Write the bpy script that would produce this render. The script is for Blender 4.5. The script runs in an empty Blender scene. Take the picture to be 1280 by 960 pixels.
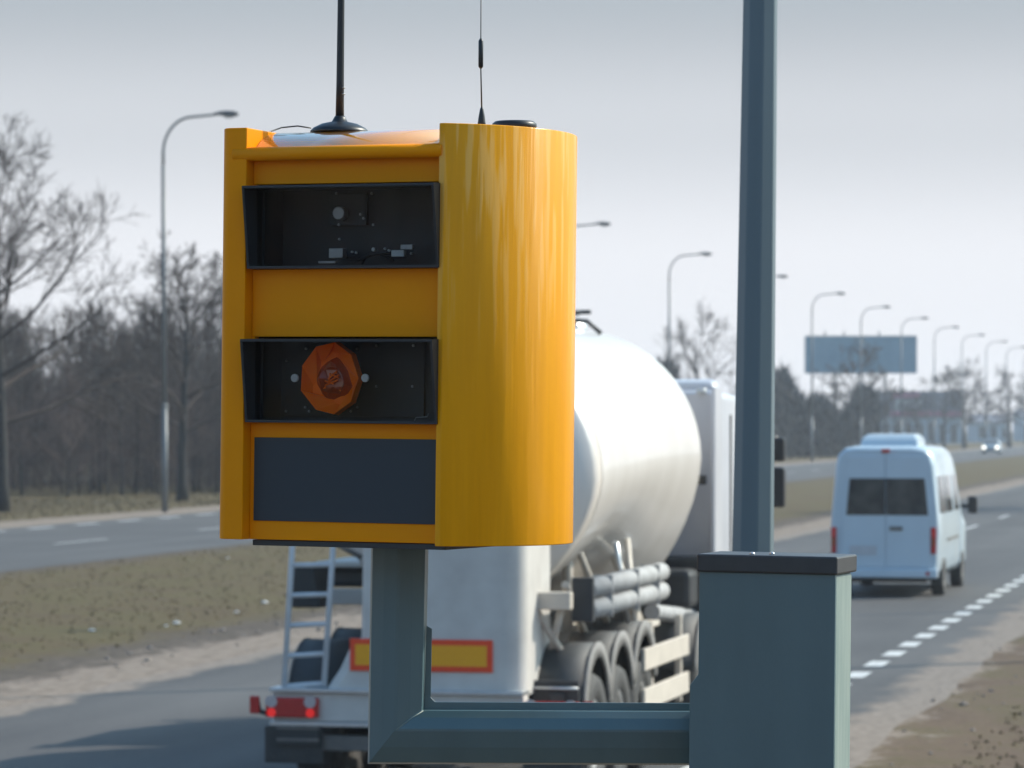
import bpy, math, random
from mathutils import Vector, Matrix
R = math.radians
PI = math.pi
sc = bpy.context.scene
col = sc.collection

# ------------------------------------------------------------------ camera
FPX = 4400.0                     # focal length in pixels of the 1280 wide photo
EYE = 3.0
HORIZON = 531.0
PITCH = math.atan((HORIZON - 480) / FPX)
cd = bpy.data.cameras.new('camera'); cam = bpy.data.objects.new('camera', cd); col.objects.link(cam)
cam.location = (0, 0, EYE); cam.rotation_euler = (PI / 2 + PITCH, 0, 0)
cd.sensor_width = 36.0; cd.lens = 36.0 * FPX / 1280.0
cd.clip_start = 0.1; cd.clip_end = 6000
cd.dof.use_dof = True; cd.dof.focus_distance = 6.85; cd.dof.aperture_fstop = 10.5; cd.dof.aperture_blades = 7
sc.camera = cam

# ------------------------------------------------------------------ world, sun, exposure
SUN_AZ = 64.0                    # degrees clockwise from +Y (the way the camera looks)
SUN_EL = 37.0
w = bpy.data.worlds.new('World'); sc.world = w; w.use_nodes = True
nt = w.node_tree; bg = nt.nodes['Background']
sky = nt.nodes.new('ShaderNodeTexSky'); sky.sky_type = 'NISHITA'; sky.sun_disc = False
sky.sun_elevation = R(SUN_EL); sky.sun_rotation = R(SUN_AZ)
sky.air_density = 1.0; sky.dust_density = 2.2; sky.ozone_density = 2.0; sky.altitude = 100
bg.inputs[1].default_value = 0.11
# thin bright veil low over the horizon that clears to blue higher up
wtc = nt.nodes.new('ShaderNodeTexCoord'); wsep = nt.nodes.new('ShaderNodeSeparateXYZ'); nt.links.new(wtc.outputs['Generated'], wsep.inputs[0])
wr = nt.nodes.new('ShaderNodeValToRGB'); wr.color_ramp.interpolation = 'EASE'
els = [(0.0, (.72, .735, .78)), (.045, (.69, .708, .752)), (.085, (.52, .548, .59)), (.125, (.355, .392, .435))]
wr.color_ramp.elements[0].position = els[0][0]; wr.color_ramp.elements[0].color = (*els[0][1], 1)
wr.color_ramp.elements[1].position = els[3][0]; wr.color_ramp.elements[1].color = (*els[3][1], 1)
for p_, c_ in els[1:3]:
    e_ = wr.color_ramp.elements.new(p_); e_.color = (*c_, 1)
nt.links.new(wsep.outputs[2], wr.inputs[0])
wk = nt.nodes.new('ShaderNodeMixRGB'); wk.blend_type = 'MULTIPLY'; wk.inputs[0].default_value = 1.0; wk.inputs[2].default_value = (10.3, 10.2, 10.05, 1)
nt.links.new(wr.outputs[0], wk.inputs[1])
wt = nt.nodes.new('ShaderNodeMixRGB'); wt.blend_type = 'MULTIPLY'; wt.inputs[0].default_value = 1.0; wt.inputs[2].default_value = (1.45, 1.92, 1.92, 1)
nt.links.new(sky.outputs[0], wt.inputs[1])
wf = nt.nodes.new('ShaderNodeMapRange'); wf.interpolation_type = 'SMOOTHSTEP'; wf.inputs[1].default_value = 0.10; wf.inputs[2].default_value = 0.32
nt.links.new(wsep.outputs[2], wf.inputs[0])
wm = nt.nodes.new('ShaderNodeMixRGB')
nt.links.new(wf.outputs[0], wm.inputs[0]); nt.links.new(wk.outputs[0], wm.inputs[1]); nt.links.new(wt.outputs[0], wm.inputs[2]); nt.links.new(wm.outputs[0], bg.inputs[0])
sd = bpy.data.lights.new('sun', 'SUN'); sun = bpy.data.objects.new('sun', sd); col.objects.link(sun)
sd.energy = 4.2; sd.angle = R(0.55); sd.color = (1.0, 0.91, 0.78)
sdir = Vector((math.sin(R(SUN_AZ)) * math.cos(R(SUN_EL)), math.cos(R(SUN_AZ)) * math.cos(R(SUN_EL)), math.sin(R(SUN_EL))))
sun.rotation_euler = sdir.to_track_quat('Z', 'Y').to_euler()
sc.view_settings.view_transform = 'Standard'; sc.view_settings.look = 'None'
sc.view_settings.gamma = 1.0; sc.view_settings.exposure = 0.18
sc.view_settings.use_curve_mapping = False
sc.cycles.max_bounces = 8; sc.cycles.transparent_max_bounces = 16; sc.cycles.volume_bounces = 1
sc.cycles.volume_max_steps = 64
sc.cycles.use_denoising = True

# ------------------------------------------------------------------ road frame
TH = math.atan((1610 - 640) / FPX)          # yaw of the road, to the right of the view
ST, CT = math.sin(TH), math.cos(TH)
def road(t, X, z=0.0):                       # t metres along the road, X metres to its left
    return Vector((t * ST - X * CT, t * CT + X * ST, z))
def road_px(px, X):                          # distance along the road where a line X shows at column px
    k = (px - 640) / FPX
    return (X * CT + k * X * ST) / (ST - k * CT)

# ------------------------------------------------------------------ materials
def mat(name, c, rough=0.5, metal=0.0, c2=None, ns=6.0, amt=0.35, coat=0.0, bump=0.0, bs=40.0, stretch=None, emit=None, es=0.0, spec=0.5, rvar=0.0, detail=6):
    m = bpy.data.materials.new(name); m.use_nodes = True
    n = m.node_tree.nodes; l = m.node_tree.links; p = n['Principled BSDF']
    p.inputs['Roughness'].default_value = rough; p.inputs['Metallic'].default_value = metal
    p.inputs['Coat Weight'].default_value = coat; p.inputs['Coat Roughness'].default_value = 0.08
    p.inputs['Specular IOR Level'].default_value = spec
    tc = n.new('ShaderNodeTexCoord'); src = tc.outputs['Object']
    if stretch:
        mp = n.new('ShaderNodeMapping'); mp.inputs['Scale'].default_value = stretch
        l.new(src, mp.inputs['Vector']); src = mp.outputs[0]
    nz = n.new('ShaderNodeTexNoise'); nz.inputs['Scale'].default_value = ns; nz.inputs['Detail'].default_value = detail
    nz.inputs['Roughness'].default_value = 0.62
    l.new(src, nz.inputs['Vector'])
    rp = n.new('ShaderNodeValToRGB'); rp.color_ramp.elements[0].position = 0.5 - amt * 0.5; rp.color_ramp.elements[1].position = 0.5 + amt * 0.5
    if c2 is None: c2 = tuple(x * 0.86 for x in c)
    rp.color_ramp.elements[0].color = (*c2, 1); rp.color_ramp.elements[1].color = (*c, 1)
    l.new(nz.outputs[0], rp.inputs[0]); l.new(rp.outputs[0], p.inputs['Base Color'])
    if rvar:
        mr = n.new('ShaderNodeMapRange'); mr.inputs[3].default_value = rough - rvar; mr.inputs[4].default_value = rough + rvar
        l.new(nz.outputs[0], mr.inputs[0]); l.new(mr.outputs[0], p.inputs['Roughness'])
    if bump:
        n2 = n.new('ShaderNodeTexNoise'); n2.inputs['Scale'].default_value = bs; n2.inputs['Detail'].default_value = 4
        l.new(src, n2.inputs['Vector'])
        b = n.new('ShaderNodeBump'); b.inputs['Strength'].default_value = bump; b.inputs['Distance'].default_value = 0.02
        l.new(n2.outputs[0], b.inputs['Height']); l.new(b.outputs[0], p.inputs['Normal'])
    if emit:
        p.inputs['Emission Color'].default_value = (*emit, 1); p.inputs['Emission Strength'].default_value = es
    return m

def glass_mat(name, tint, rough=0.02):
    m = bpy.data.materials.new(name); m.use_nodes = True
    n = m.node_tree.nodes; l = m.node_tree.links; n.clear()
    o = n.new('ShaderNodeOutputMaterial'); mx = n.new('ShaderNodeMixShader'); t = n.new('ShaderNodeBsdfTransparent'); g = n.new('ShaderNodeBsdfGlossy')
    fr = n.new('ShaderNodeFresnel'); fr.inputs[0].default_value = 1.33
    t.inputs[0].default_value = (*tint, 1); g.inputs['Roughness'].default_value = rough
    l.new(fr.outputs[0], mx.inputs[0]); l.new(t.outputs[0], mx.inputs[1]); l.new(g.outputs[0], mx.inputs[2]); l.new(mx.outputs[0], o.inputs[0])
    return m

# yellow lacquer of the cabinet; the big side cheek carries painted-in reflection streaks and fine vertical ribs
YEL = (0.95, 0.325, 0.0)
M = {}
M['yellow'] = mat('yellow_lacquer', YEL, 0.42, c2=(0.86, 0.29, 0.0), ns=3, amt=0.6, coat=0.0, bump=0.02, bs=120, spec=0.12)
M['roof_yellow'] = mat('roof_lacquer', YEL, 0.08, c2=(0.82, 0.38, 0.002), ns=4, coat=1.0, spec=1.0)
M['roof_yellow'].node_tree.nodes['Principled BSDF'].inputs['Coat IOR'].default_value = 2.2
def cheek_mat():
    m = mat('cheek_lacquer', (0.95, 0.405, 0.0), 0.24, c2=(0.76, 0.30, 0.0), ns=1.0, amt=0.6, coat=0.0, spec=0.22, stretch=(26, 26, 1.6), rvar=0.10)
    n = m.node_tree.nodes; l = m.node_tree.links; p = n['Principled BSDF']
    tc = n.new('ShaderNodeTexCoord')
    mp = n.new('ShaderNodeMapping'); mp.inputs['Scale'].default_value = (1, 1, 0.02)
    l.new(tc.outputs['Object'], mp.inputs[0])
    nz = n.new('ShaderNodeTexNoise'); nz.inputs['Scale'].default_value = 260; nz.inputs['Detail'].default_value = 2
    l.new(mp.outputs[0], nz.inputs[0])
    b = n.new('ShaderNodeBump'); b.inputs['Strength'].default_value = 0.35; b.inputs['Distance'].default_value = 0.0006
    l.new(nz.outputs[0], b.inputs['Height'])
    mp2 = n.new('ShaderNodeMapping'); mp2.inputs['Scale'].default_value = (1, 1, 0.06)
    l.new(tc.outputs['Object'], mp2.inputs[0])
    n3 = n.new('ShaderNodeTexNoise'); n3.inputs['Scale'].default_value = 52; n3.inputs['Detail'].default_value = 3; n3.inputs['Distortion'].default_value = 0.15
    l.new(mp2.outputs[0], n3.inputs[0])
    b2 = n.new('ShaderNodeBump'); b2.inputs['Strength'].default_value = 0.35; b2.inputs['Distance'].default_value = 0.002
    l.new(n3.outputs[0], b2.inputs['Height']); l.new(b.outputs[0], b2.inputs['Normal'])
    l.new(b2.outputs[0], p.inputs['Normal']); l.new(b2.outputs[0], p.inputs['Coat Normal'])
    p.inputs['Anisotropic'].default_value = 0.92; p.inputs['Anisotropic Rotation'].default_value = 0.25
    tg = n.new('ShaderNodeTangent'); tg.direction_type = 'RADIAL'; tg.axis = 'Z'; l.new(tg.outputs[0], p.inputs['Tangent'])
    # pale streaks coloured in as reflections over the upper part of the sheeting
    rp = [x for x in n if x.type == 'VALTORGB'][0]
    sep = n.new('ShaderNodeSeparateXYZ'); l.new(tc.outputs['Object'], sep.inputs[0])
    up = n.new('ShaderNodeMapRange'); up.inputs[1].default_value = -0.52; up.inputs[2].default_value = -0.12
    l.new(sep.outputs[2], up.inputs[0])
    th = n.new('ShaderNodeMapRange'); th.inputs[1].default_value = 0.52; th.inputs[2].default_value = 0.60
    l.new(n3.outputs[0], th.inputs[0])
    mu = n.new('ShaderNodeMath'); mu.operation = 'MULTIPLY'; l.new(up.outputs[0], mu.inputs[0]); l.new(th.outputs[0], mu.inputs[1])
    m2 = n.new('ShaderNodeMath'); m2.operation = 'MULTIPLY'; m2.inputs[1].default_value = 0.5; l.new(mu.outputs[0], m2.inputs[0])
    mx = n.new('ShaderNodeMixRGB'); mx.inputs[2].default_value = (0.95, 0.55, 0.16, 1)
    l.new(m2.outputs[0], mx.inputs[0]); l.new(rp.outputs[0], mx.inputs[1]); l.new(mx.outputs[0], p.inputs['Base Color'])
    return m
M['cheek'] = cheek_mat()
M['seam'] = mat('seam_film', (0.98, 0.72, 0.0), 0.3, c2=(0.92, 0.60, 0.0), ns=160, amt=0.4, spec=0.5)
M['navy_panel'] = mat('navy_panel', (0.026, 0.036, 0.048), 0.5, c2=(0.026, 0.035, 0.046), ns=5)
M['black_plastic'] = mat('black_plastic', (0.016, 0.018, 0.022), 0.4, ns=8)
M['hood_black'] = mat('hood_black', (0.020, 0.022, 0.026), 0.45, ns=9)
M['inner_dark'] = mat('inner_dark', (0.022, 0.023, 0.025), 0.55, c2=(0.03, 0.031, 0.034), ns=14, amt=0.6)
M['pale_plastic'] = mat('pale_plastic', (0.62, 0.63, 0.62), 0.45, ns=20)
M['grey_metal'] = mat('grey_metal', (0.32, 0.33, 0.34), 0.4, 0.6, ns=20)
M['orange'] = mat('orange_filter', (1.0, 0.22, 0.0), 0.28, c2=(0.95, 0.12, 0.0), ns=22, amt=0.9, coat=0.0, spec=0.1)
M['orange_deep'] = mat('orange_filter_deep', (0.42, 0.055, 0.004), 0.2, c2=(0.25, 0.03, 0.003), ns=30, coat=0.8)
M['pane'] = glass_mat('clear_pane', (0.94, 0.95, 0.95))
M['teal'] = mat('teal_paint', (0.085, 0.155, 0.172), 0.36, c2=(0.060, 0.120, 0.138), ns=4, amt=0.5, coat=0.15, stretch=(2, 2, 0.5), bump=0.03, bs=150, rvar=0.05, spec=0.9)
M['teal_pale'] = mat('teal_pale', (0.30, 0.36, 0.33), 0.45, c2=(0.17, 0.24, 0.23), ns=9, amt=0.5, stretch=(5, 5, 0.5))  # paler, streakier teal than the front door and arm
M['cap'] = mat('cap_grey', (0.034, 0.037, 0.041), 0.42, c2=(0.055, 0.058, 0.062), ns=30, amt=0.7)
M['mast'] = mat('mast_paint', (0.120, 0.170, 0.195), 0.42, c2=(0.10, 0.148, 0.172), ns=2, amt=0.6, stretch=(8, 8, 0.6), coat=0.1)
M['galv'] = mat('galvanised', (0.17, 0.185, 0.195), 0.5, 0.3, ns=3, stretch=(4, 4, 0.4))
M['lamp_body'] = mat('lamp_body', (0.09, 0.097, 0.105), 0.5, ns=6)
M['white'] = mat('white_paint', (0.78, 0.77, 0.74), 0.32, c2=(0.70, 0.68, 0.64), ns=1.2, amt=0.5, coat=0.3, stretch=(1, 1, 0.35))
M['cab_white'] = mat('cab_white', (0.56, 0.57, 0.61), 0.35, c2=(0.50, 0.51, 0.55), ns=1.5, coat=0.2)
M['tank_white'] = mat('tank_white', (0.77, 0.735, 0.70), 0.40, c2=(0.62, 0.58, 0.54), ns=1.6, amt=0.6, coat=0.5, stretch=(1, 1.6, 0.25))
M['dusty_white'] = mat('dusty_white', (0.68, 0.66, 0.62), 0.5, c2=(0.48, 0.45, 0.42), ns=2.5, amt=0.6)
M['cream'] = mat('cream_paint', (0.66, 0.60, 0.52), 0.5, c2=(0.50, 0.45, 0.39), ns=4, amt=0.6)
M['rubber'] = mat('rubber', (0.035, 0.036, 0.038), 0.75, c2=(0.06, 0.058, 0.055), ns=6, amt=0.6, bump=0.3, bs=30)
M['lip_dust'] = mat('dusty_lip', (0.26, 0.25, 0.24), 0.7, c2=(0.15, 0.145, 0.14), ns=5, amt=0.6)
M['fender'] = mat('dusty_fender', (0.026, 0.032, 0.040), 0.6, c2=(0.06, 0.06, 0.06), ns=3, amt=0.5)
M['rim'] = mat('rim', (0.42, 0.41, 0.40), 0.5, 0.2, c2=(0.26, 0.25, 0.24), ns=6, amt=0.6)
M['alu'] = mat('aluminium', (0.62, 0.64, 0.66), 0.33, 0.75, ns=12)
M['ladder'] = mat('ladder_alu', (0.66, 0.68, 0.70), 0.45, 0.1, ns=12)
M['tube_grey'] = mat('tube_grey', (0.42, 0.425, 0.43), 0.7, 0.0, c2=(0.30, 0.30, 0.30), ns=5)
M['chassis'] = mat('chassis_grey', (0.10, 0.098, 0.095), 0.6, c2=(0.20, 0.18, 0.16), ns=5, amt=0.6)
M['dark'] = mat('dark_steel', (0.035, 0.038, 0.042), 0.5, ns=5)
M['red_lens'] = mat('red_lens', (0.50, 0.010, 0.012), 0.25, coat=0.6, ns=20)
M['red_bright'] = mat('red_bright', (0.75, 0.015, 0.012), 0.3, coat=0.4, ns=20)
M['tail_lit'] = mat('tail_lit', (0.9, 0.03, 0.02), 0.3, emit=(1.0, 0.02, 0.02), es=0.35)
M['lens_pale'] = mat('lens_pale', (0.55, 0.48, 0.48), 0.2, coat=0.6)
M['reflect_red'] = mat('reflector_red', (0.92, 0.07, 0.015), 0.4, ns=40)
M['reflect_yel'] = mat('reflector_yellow', (0.92, 0.42, 0.004), 0.4, c2=(0.85, 0.36, 0.004), ns=60)
M['car_glass'] = mat('car_glass', (0.022, 0.030, 0.036), 0.06, c2=(0.085, 0.09, 0.085), ns=2.2, amt=0.3, coat=0.3, detail=2)  # paler patches painted in for reflections and shapes in the glass
M['side_glass'] = mat('side_glass', (0.10, 0.10, 0.095), 0.1, coat=0.8, c2=(0.14, 0.135, 0.13), ns=2)
M['van_white'] = mat('van_white', (0.56, 0.67, 0.745), 0.28, c2=(0.52, 0.62, 0.69), ns=1.5, coat=0.5)
M['marking'] = mat('road_marking', (0.72, 0.72, 0.70), 0.6, c2=(0.42, 0.42, 0.41), ns=9, amt=0.35)
M['plate'] = mat('plate', (0.55, 0.57, 0.60), 0.4)
M['headlight'] = mat('headlight', (0.9, 0.9, 0.85), 0.1, emit=(1.0, 0.96, 0.85), es=2.5)
M['car_blue'] = mat('car_paint', (0.26, 0.33, 0.37), 0.3, coat=0.8)
M['board'] = mat('billboard_print', (0.070, 0.215, 0.325), 0.5, c2=(0.11, 0.28, 0.39), ns=0.35, amt=0.3)
M['bark'] = mat('bark', (0.030, 0.028, 0.027), 0.9, c2=(0.018, 0.018, 0.018), ns=8, amt=0.7)
M['bark_pale'] = mat('bark_pale', (0.24, 0.215, 0.20), 0.9, c2=(0.13, 0.11, 0.10), ns=4, amt=0.6)
M['twig'] = mat('twig', (0.058, 0.040, 0.034), 0.9, c2=(0.036, 0.026, 0.023), ns=5)
M['brush'] = mat('dry_brush', (0.130, 0.092, 0.082), 0.95, c2=(0.075, 0.055, 0.051), ns=2, amt=0.6)
M['conifer'] = mat('thicket_twigs', (0.048, 0.046, 0.048), 0.9, c2=(0.030, 0.034, 0.036), ns=1.5)
M['grassblade'] = mat('grass_blade', (0.130, 0.102, 0.048), 0.9, c2=(0.17, 0.125, 0.070), ns=0.9, amt=0.5)
M['stone'] = mat('stone', (0.26, 0.22, 0.185), 0.9, c2=(0.2, 0.17, 0.15), ns=1.5)
M['litter'] = mat('litter', (0.75, 0.75, 0.74), 0.6)
M['wall_grey'] = mat('hall_wall', (0.42, 0.43, 0.46), 0.7, ns=0.4)
M['wall_dark'] = mat('hall_fascia', (0.17, 0.18, 0.23), 0.7, ns=0.4)
M['band_pink'] = mat('hall_band', (0.46, 0.17, 0.26), 0.6, ns=0.5)
M['wall_blue'] = mat('shed_wall', (0.38, 0.47, 0.54), 0.7, ns=0.4)

# ------------------------------------------------------------------ mesh builder
class MB:
    def __init__(s): s.v = []; s.f = []; s.smooth = []
    def add(s, vs, fs, sm=False):
        o = len(s.v); s.v += [Vector(q) for q in vs]
        for f in fs: s.f.append([i + o for i in f]); s.smooth.append(sm)
        return s
    def box(s, x0, x1, y0, y1, z0, z1, m=None):
        vs = [Vector(q) for q in ((x0,y0,z0),(x1,y0,z0),(x1,y1,z0),(x0,y1,z0),(x0,y0,z1),(x1,y0,z1),(x1,y1,z1),(x0,y1,z1))]
        if m is not None: vs = [m @ q for q in vs]
        return s.add(vs, [(3,2,1,0),(4,5,6,7),(0,1,5,4),(1,2,6,5),(2,3,7,6),(3,0,4,7)])
    def loft(s, rings, caps=True, sm=True, closed=True):
        n = len(rings[0]); vs = [q for r in rings for q in r]; fs = []
        for i in range(len(rings) - 1):
            for j in range(n if closed else n - 1):
                k = (j + 1) % n
                fs.append((i*n+j, i*n+k, (i+1)*n+k, (i+1)*n+j))
        s.add(vs, fs, sm)
        if caps:
            o = len(s.v) - len(vs)
            s.f.append([o + j for j in reversed(range(n))]); s.smooth.append(False)
            s.f.append([o + (len(rings)-1)*n + j for j in range(n)]); s.smooth.append(False)
        return s
    def prism(s, poly, lo, hi, axis='z', sm=False):
        def pt(a, b, c):
            return {'z': (a, b, c), 'y': (a, c, b), 'x': (c, a, b)}[axis]
        return s.loft([[pt(a, b, lo) for a, b in poly], [pt(a, b, hi) for a, b in poly]], True, sm)
    def tube(s, pts, rad, n=8, caps=True, sm=True):
        pts = [Vector(p) for p in pts]
        if not hasattr(rad, '__len__'): rad = [rad] * len(pts)
        rings = []; prev = None
        for i, p in enumerate(pts):
            d = (pts[min(i+1, len(pts)-1)] - pts[max(i-1, 0)])
            d = d.normalized() if d.length > 1e-9 else Vector((0,0,1))
            if prev is None:
                a = d.cross(Vector((0,0,1)))
                if a.length < 0.05: a = d.cross(Vector((1,0,0)))
            else:
                a = prev - d * prev.dot(d)
            a.normalize(); prev = a; b = d.cross(a)
            rings.append([p + (a * math.cos(2*PI*j/n) + b * math.sin(2*PI*j/n)) * rad[i] for j in range(n)])
        return s.loft(rings, caps, sm)
    def lathe(s, prof, c=(0,0,0), axis='z', n=20, sm=True, a0=0.0):
        rings = []
        for r, h in prof:
            ring = []
            for j in range(n):
                t = 2*PI*j/n + a0; x, y = r*math.cos(t), r*math.sin(t)
                q = {'z': (x, y, h), 'x': (h, x, y), 'y': (x, h, y)}[axis]
                ring.append(Vector(c) + Vector(q))
            rings.append(ring)
        return s.loft(rings, True, sm)
    def build(s, name, m, parent=None, bevel=0.0, seg=2):
        me = bpy.data.meshes.new(name); me.from_pydata([tuple(q) for q in s.v], [], s.f)
        import bmesh
        me.polygons.foreach_set('use_smooth', s.smooth)
        if len(s.f) < 60000:
            b = bmesh.new(); b.from_mesh(me); bmesh.ops.recalc_face_normals(b, faces=b.faces); b.to_mesh(me); b.free()
        me.update()
        o = bpy.data.objects.new(name, me); col.objects.link(o)
        me.materials.append(M[m] if isinstance(m, str) else m)
        if parent is not None: o.parent = parent
        if bevel:
            bv = o.modifiers.new('bevel', 'BEVEL'); bv.width = bevel; bv.segments = seg; bv.limit_method = 'ANGLE'; bv.angle_limit = R(35)
            bv.harden_normals = False
        return o

def tag(o, label=None, cat=None, group=None, kind=None):
    if label: o['label'] = label
    if cat: o['category'] = cat
    if group: o['group'] = group
    if kind: o['kind'] = kind
    return o
def empty(name, mtx, label, cat, group=None):
    o = bpy.data.objects.new(name, None); col.objects.link(o); o.empty_display_size = 0.2
    o.matrix_world = mtx; return tag(o, label, cat, group)
def copy_tree(o, parent=None):
    c = o.copy(); col.objects.link(c)
    if parent is not None: c.parent = parent
    for ch in list(o.children): copy_tree(ch, c)
    return c
def RM(t, X, z=0.0, rot=0.0):               # matrix of a thing standing on the road frame (local y = along the road)
    return Matrix.Translation(road(t, X, z)) @ Matrix.Rotation(-TH + rot, 4, 'Z')
def ray(px, py):
    d = Vector(((px - 640) / FPX, 1.0, 0)); u = -(py - 480) / FPX
    cp, sp = math.cos(PITCH), math.sin(PITCH)
    return Vector((d.x, cp - u * sp, sp + u * cp))
def meas(mtx, px, py, axis, val):           # a measured image point on a plane of a thing, in the thing's own axes
    inv = mtx.inverted(); o = inv @ Vector((0, 0, EYE)); d = inv.to_3x3() @ ray(px, py)
    return o + d * ((val - o[axis]) / d[axis])

rng = random.Random(7)

# ================================================================== SETTING
def ground():
    x0, x1, y0, y1 = -260, 500, -160, 1500
    nx, ny = 120, 200
    vs = []; fs = []
    for j in range(ny + 1):
        fy = y0 + (y1 - y0) * (j / ny) ** 1.6
        for i in range(nx + 1):
            fx = x0 + (x1 - x0) * i / nx
            vs.append((fx, fy, 0))
    for j in range(ny):
        for i in range(nx): fs.append((j*(nx+1)+i, j*(nx+1)+i+1, (j+1)*(nx+1)+i+1, (j+1)*(nx+1)+i))
    b = MB(); b.add(vs, fs)
    m = bpy.data.materials.new('verge_ground'); m.use_nodes = True
    n = m.node_tree.nodes; l = m.node_tree.links; p = n['Principled BSDF']; p.inputs['Roughness'].default_value = 0.95
    p.inputs['Specular IOR Level'].default_value = 0.2
    tc = n.new('ShaderNodeTexCoord'); sep = n.new('ShaderNodeSeparateXYZ'); l.new(tc.outputs['Object'], sep.inputs[0])
    def noise(sc_, d=5, st=None, rough=0.6):
        z = n.new('ShaderNodeTexNoise'); z.inputs['Scale'].default_value = sc_; z.inputs['Detail'].default_value = d; z.inputs['Roughness'].default_value = rough
        if st:
            mp = n.new('ShaderNodeMapping'); mp.inputs['Scale'].default_value = st; l.new(tc.outputs['Object'], mp.inputs[0]); l.new(mp.outputs[0], z.inputs[0])
        else: l.new(tc.outputs['Object'], z.inputs[0])
        return z.outputs[0]
    def ramp(src, els):
        r = n.new('ShaderNodeValToRGB'); r.color_ramp.elements[0].position = els[0][0]; r.color_ramp.elements[0].color = (*els[0][1], 1)
        r.color_ramp.elements[1].position = els[-1][0]; r.color_ramp.elements[1].color = (*els[-1][1], 1)
        for pp, cc in els[1:-1]:
            e = r.color_ramp.elements.new(pp); e.color = (*cc, 1)
        l.new(src, r.inputs[0]); return r.outputs[0]
    def math_(op, a, b_):
        q = n.new('ShaderNodeMath'); q.operation = op
        for k, z in enumerate((a, b_)):
            if isinstance(z, (int, float)): q.inputs[k].default_value = z
            else: l.new(z, q.inputs[k])
        return q.outputs[0]
    def smooth(a, lo, hi):
        q = n.new('ShaderNodeMapRange'); q.interpolation_type = 'SMOOTHSTEP'; q.inputs[1].default_value = lo; q.inputs[2].default_value = hi
        l.new(a, q.inputs[0]); return q.outputs[0]
    def mixc(f, a, b_):
        q = n.new('ShaderNodeMixRGB')
        l.new(f, q.inputs[0]); l.new(a, q.inputs[1]); l.new(b_, q.inputs[2]); return q.outputs[0]
    big = noise(0.5, 6); fine = noise(5.0, 8, None, 0.7); edge = noise(1.4, 6, (1, 0.6, 1), 0.75)
    gmix = math_('ADD', math_('MULTIPLY', big, 0.55), math_('MULTIPLY', fine, 0.45))
    grass = ramp(gmix, [(0.38, (0.078, 0.058, 0.034)), (0.47, (0.112, 0.083, 0.046)), (0.55, (0.100, 0.084, 0.038)), (0.64, (0.135, 0.102, 0.060))])
    rgrass = ramp(gmix, [(0.36, (0.075, 0.050, 0.036)), (0.48, (0.135, 0.096, 0.068)), (0.57, (0.110, 0.088, 0.048)), (0.68, (0.19, 0.145, 0.108))])
    sand = ramp(fine, [(0.32, (0.12, 0.094, 0.074)), (0.48, (0.225, 0.183, 0.150)), (0.68, (0.32, 0.270, 0.230))])
    mud = ramp(fine, [(0.35, (0.05, 0.04, 0.033)), (0.65, (0.14, 0.115, 0.095))])
    X = math_('MULTIPLY', sep.outputs[0], -1.0)                    # metres to the left
    Xn = math_('ADD', X, math_('MULTIPLY', math_('SUBTRACT', edge, 0.5), 3.4))
    # left of the near road: sand, broken dark edge, grass
    c = mixc(smooth(Xn, 14.2, 14.8), sand, mud)
    c = mixc(smooth(Xn, 15.0, 16.1), c, grass)
    # dark strip along the far road
    c = mixc(math_('MULTIPLY', smooth(Xn, 24.4, 25.3), 0.75), c, mud)
    c = mixc(smooth(Xn, 34.0, 34.2), c, sand)
    c = mixc(smooth(Xn, 38.3, 39.4), c, grass)
    # right of the near road
    c = mixc(smooth(math_('MULTIPLY', Xn, -1.0), -4.05, -3.5), c, rgrass)
    l.new(c, p.inputs['Base Color'])
    bp = n.new('ShaderNodeBump'); bp.inputs['Strength'].default_value = 0.5; bp.inputs['Distance'].default_value = 0.07
    l.new(math_('ADD', fine, math_('MULTIPLY', edge, 1.2)), bp.inputs['Height']); l.new(bp.outputs[0], p.inputs['Normal'])
    o = b.build('ground', m); o.matrix_world = Matrix.Rotation(-TH, 4, 'Z'); tag(o, kind='structure')
ground()

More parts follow.
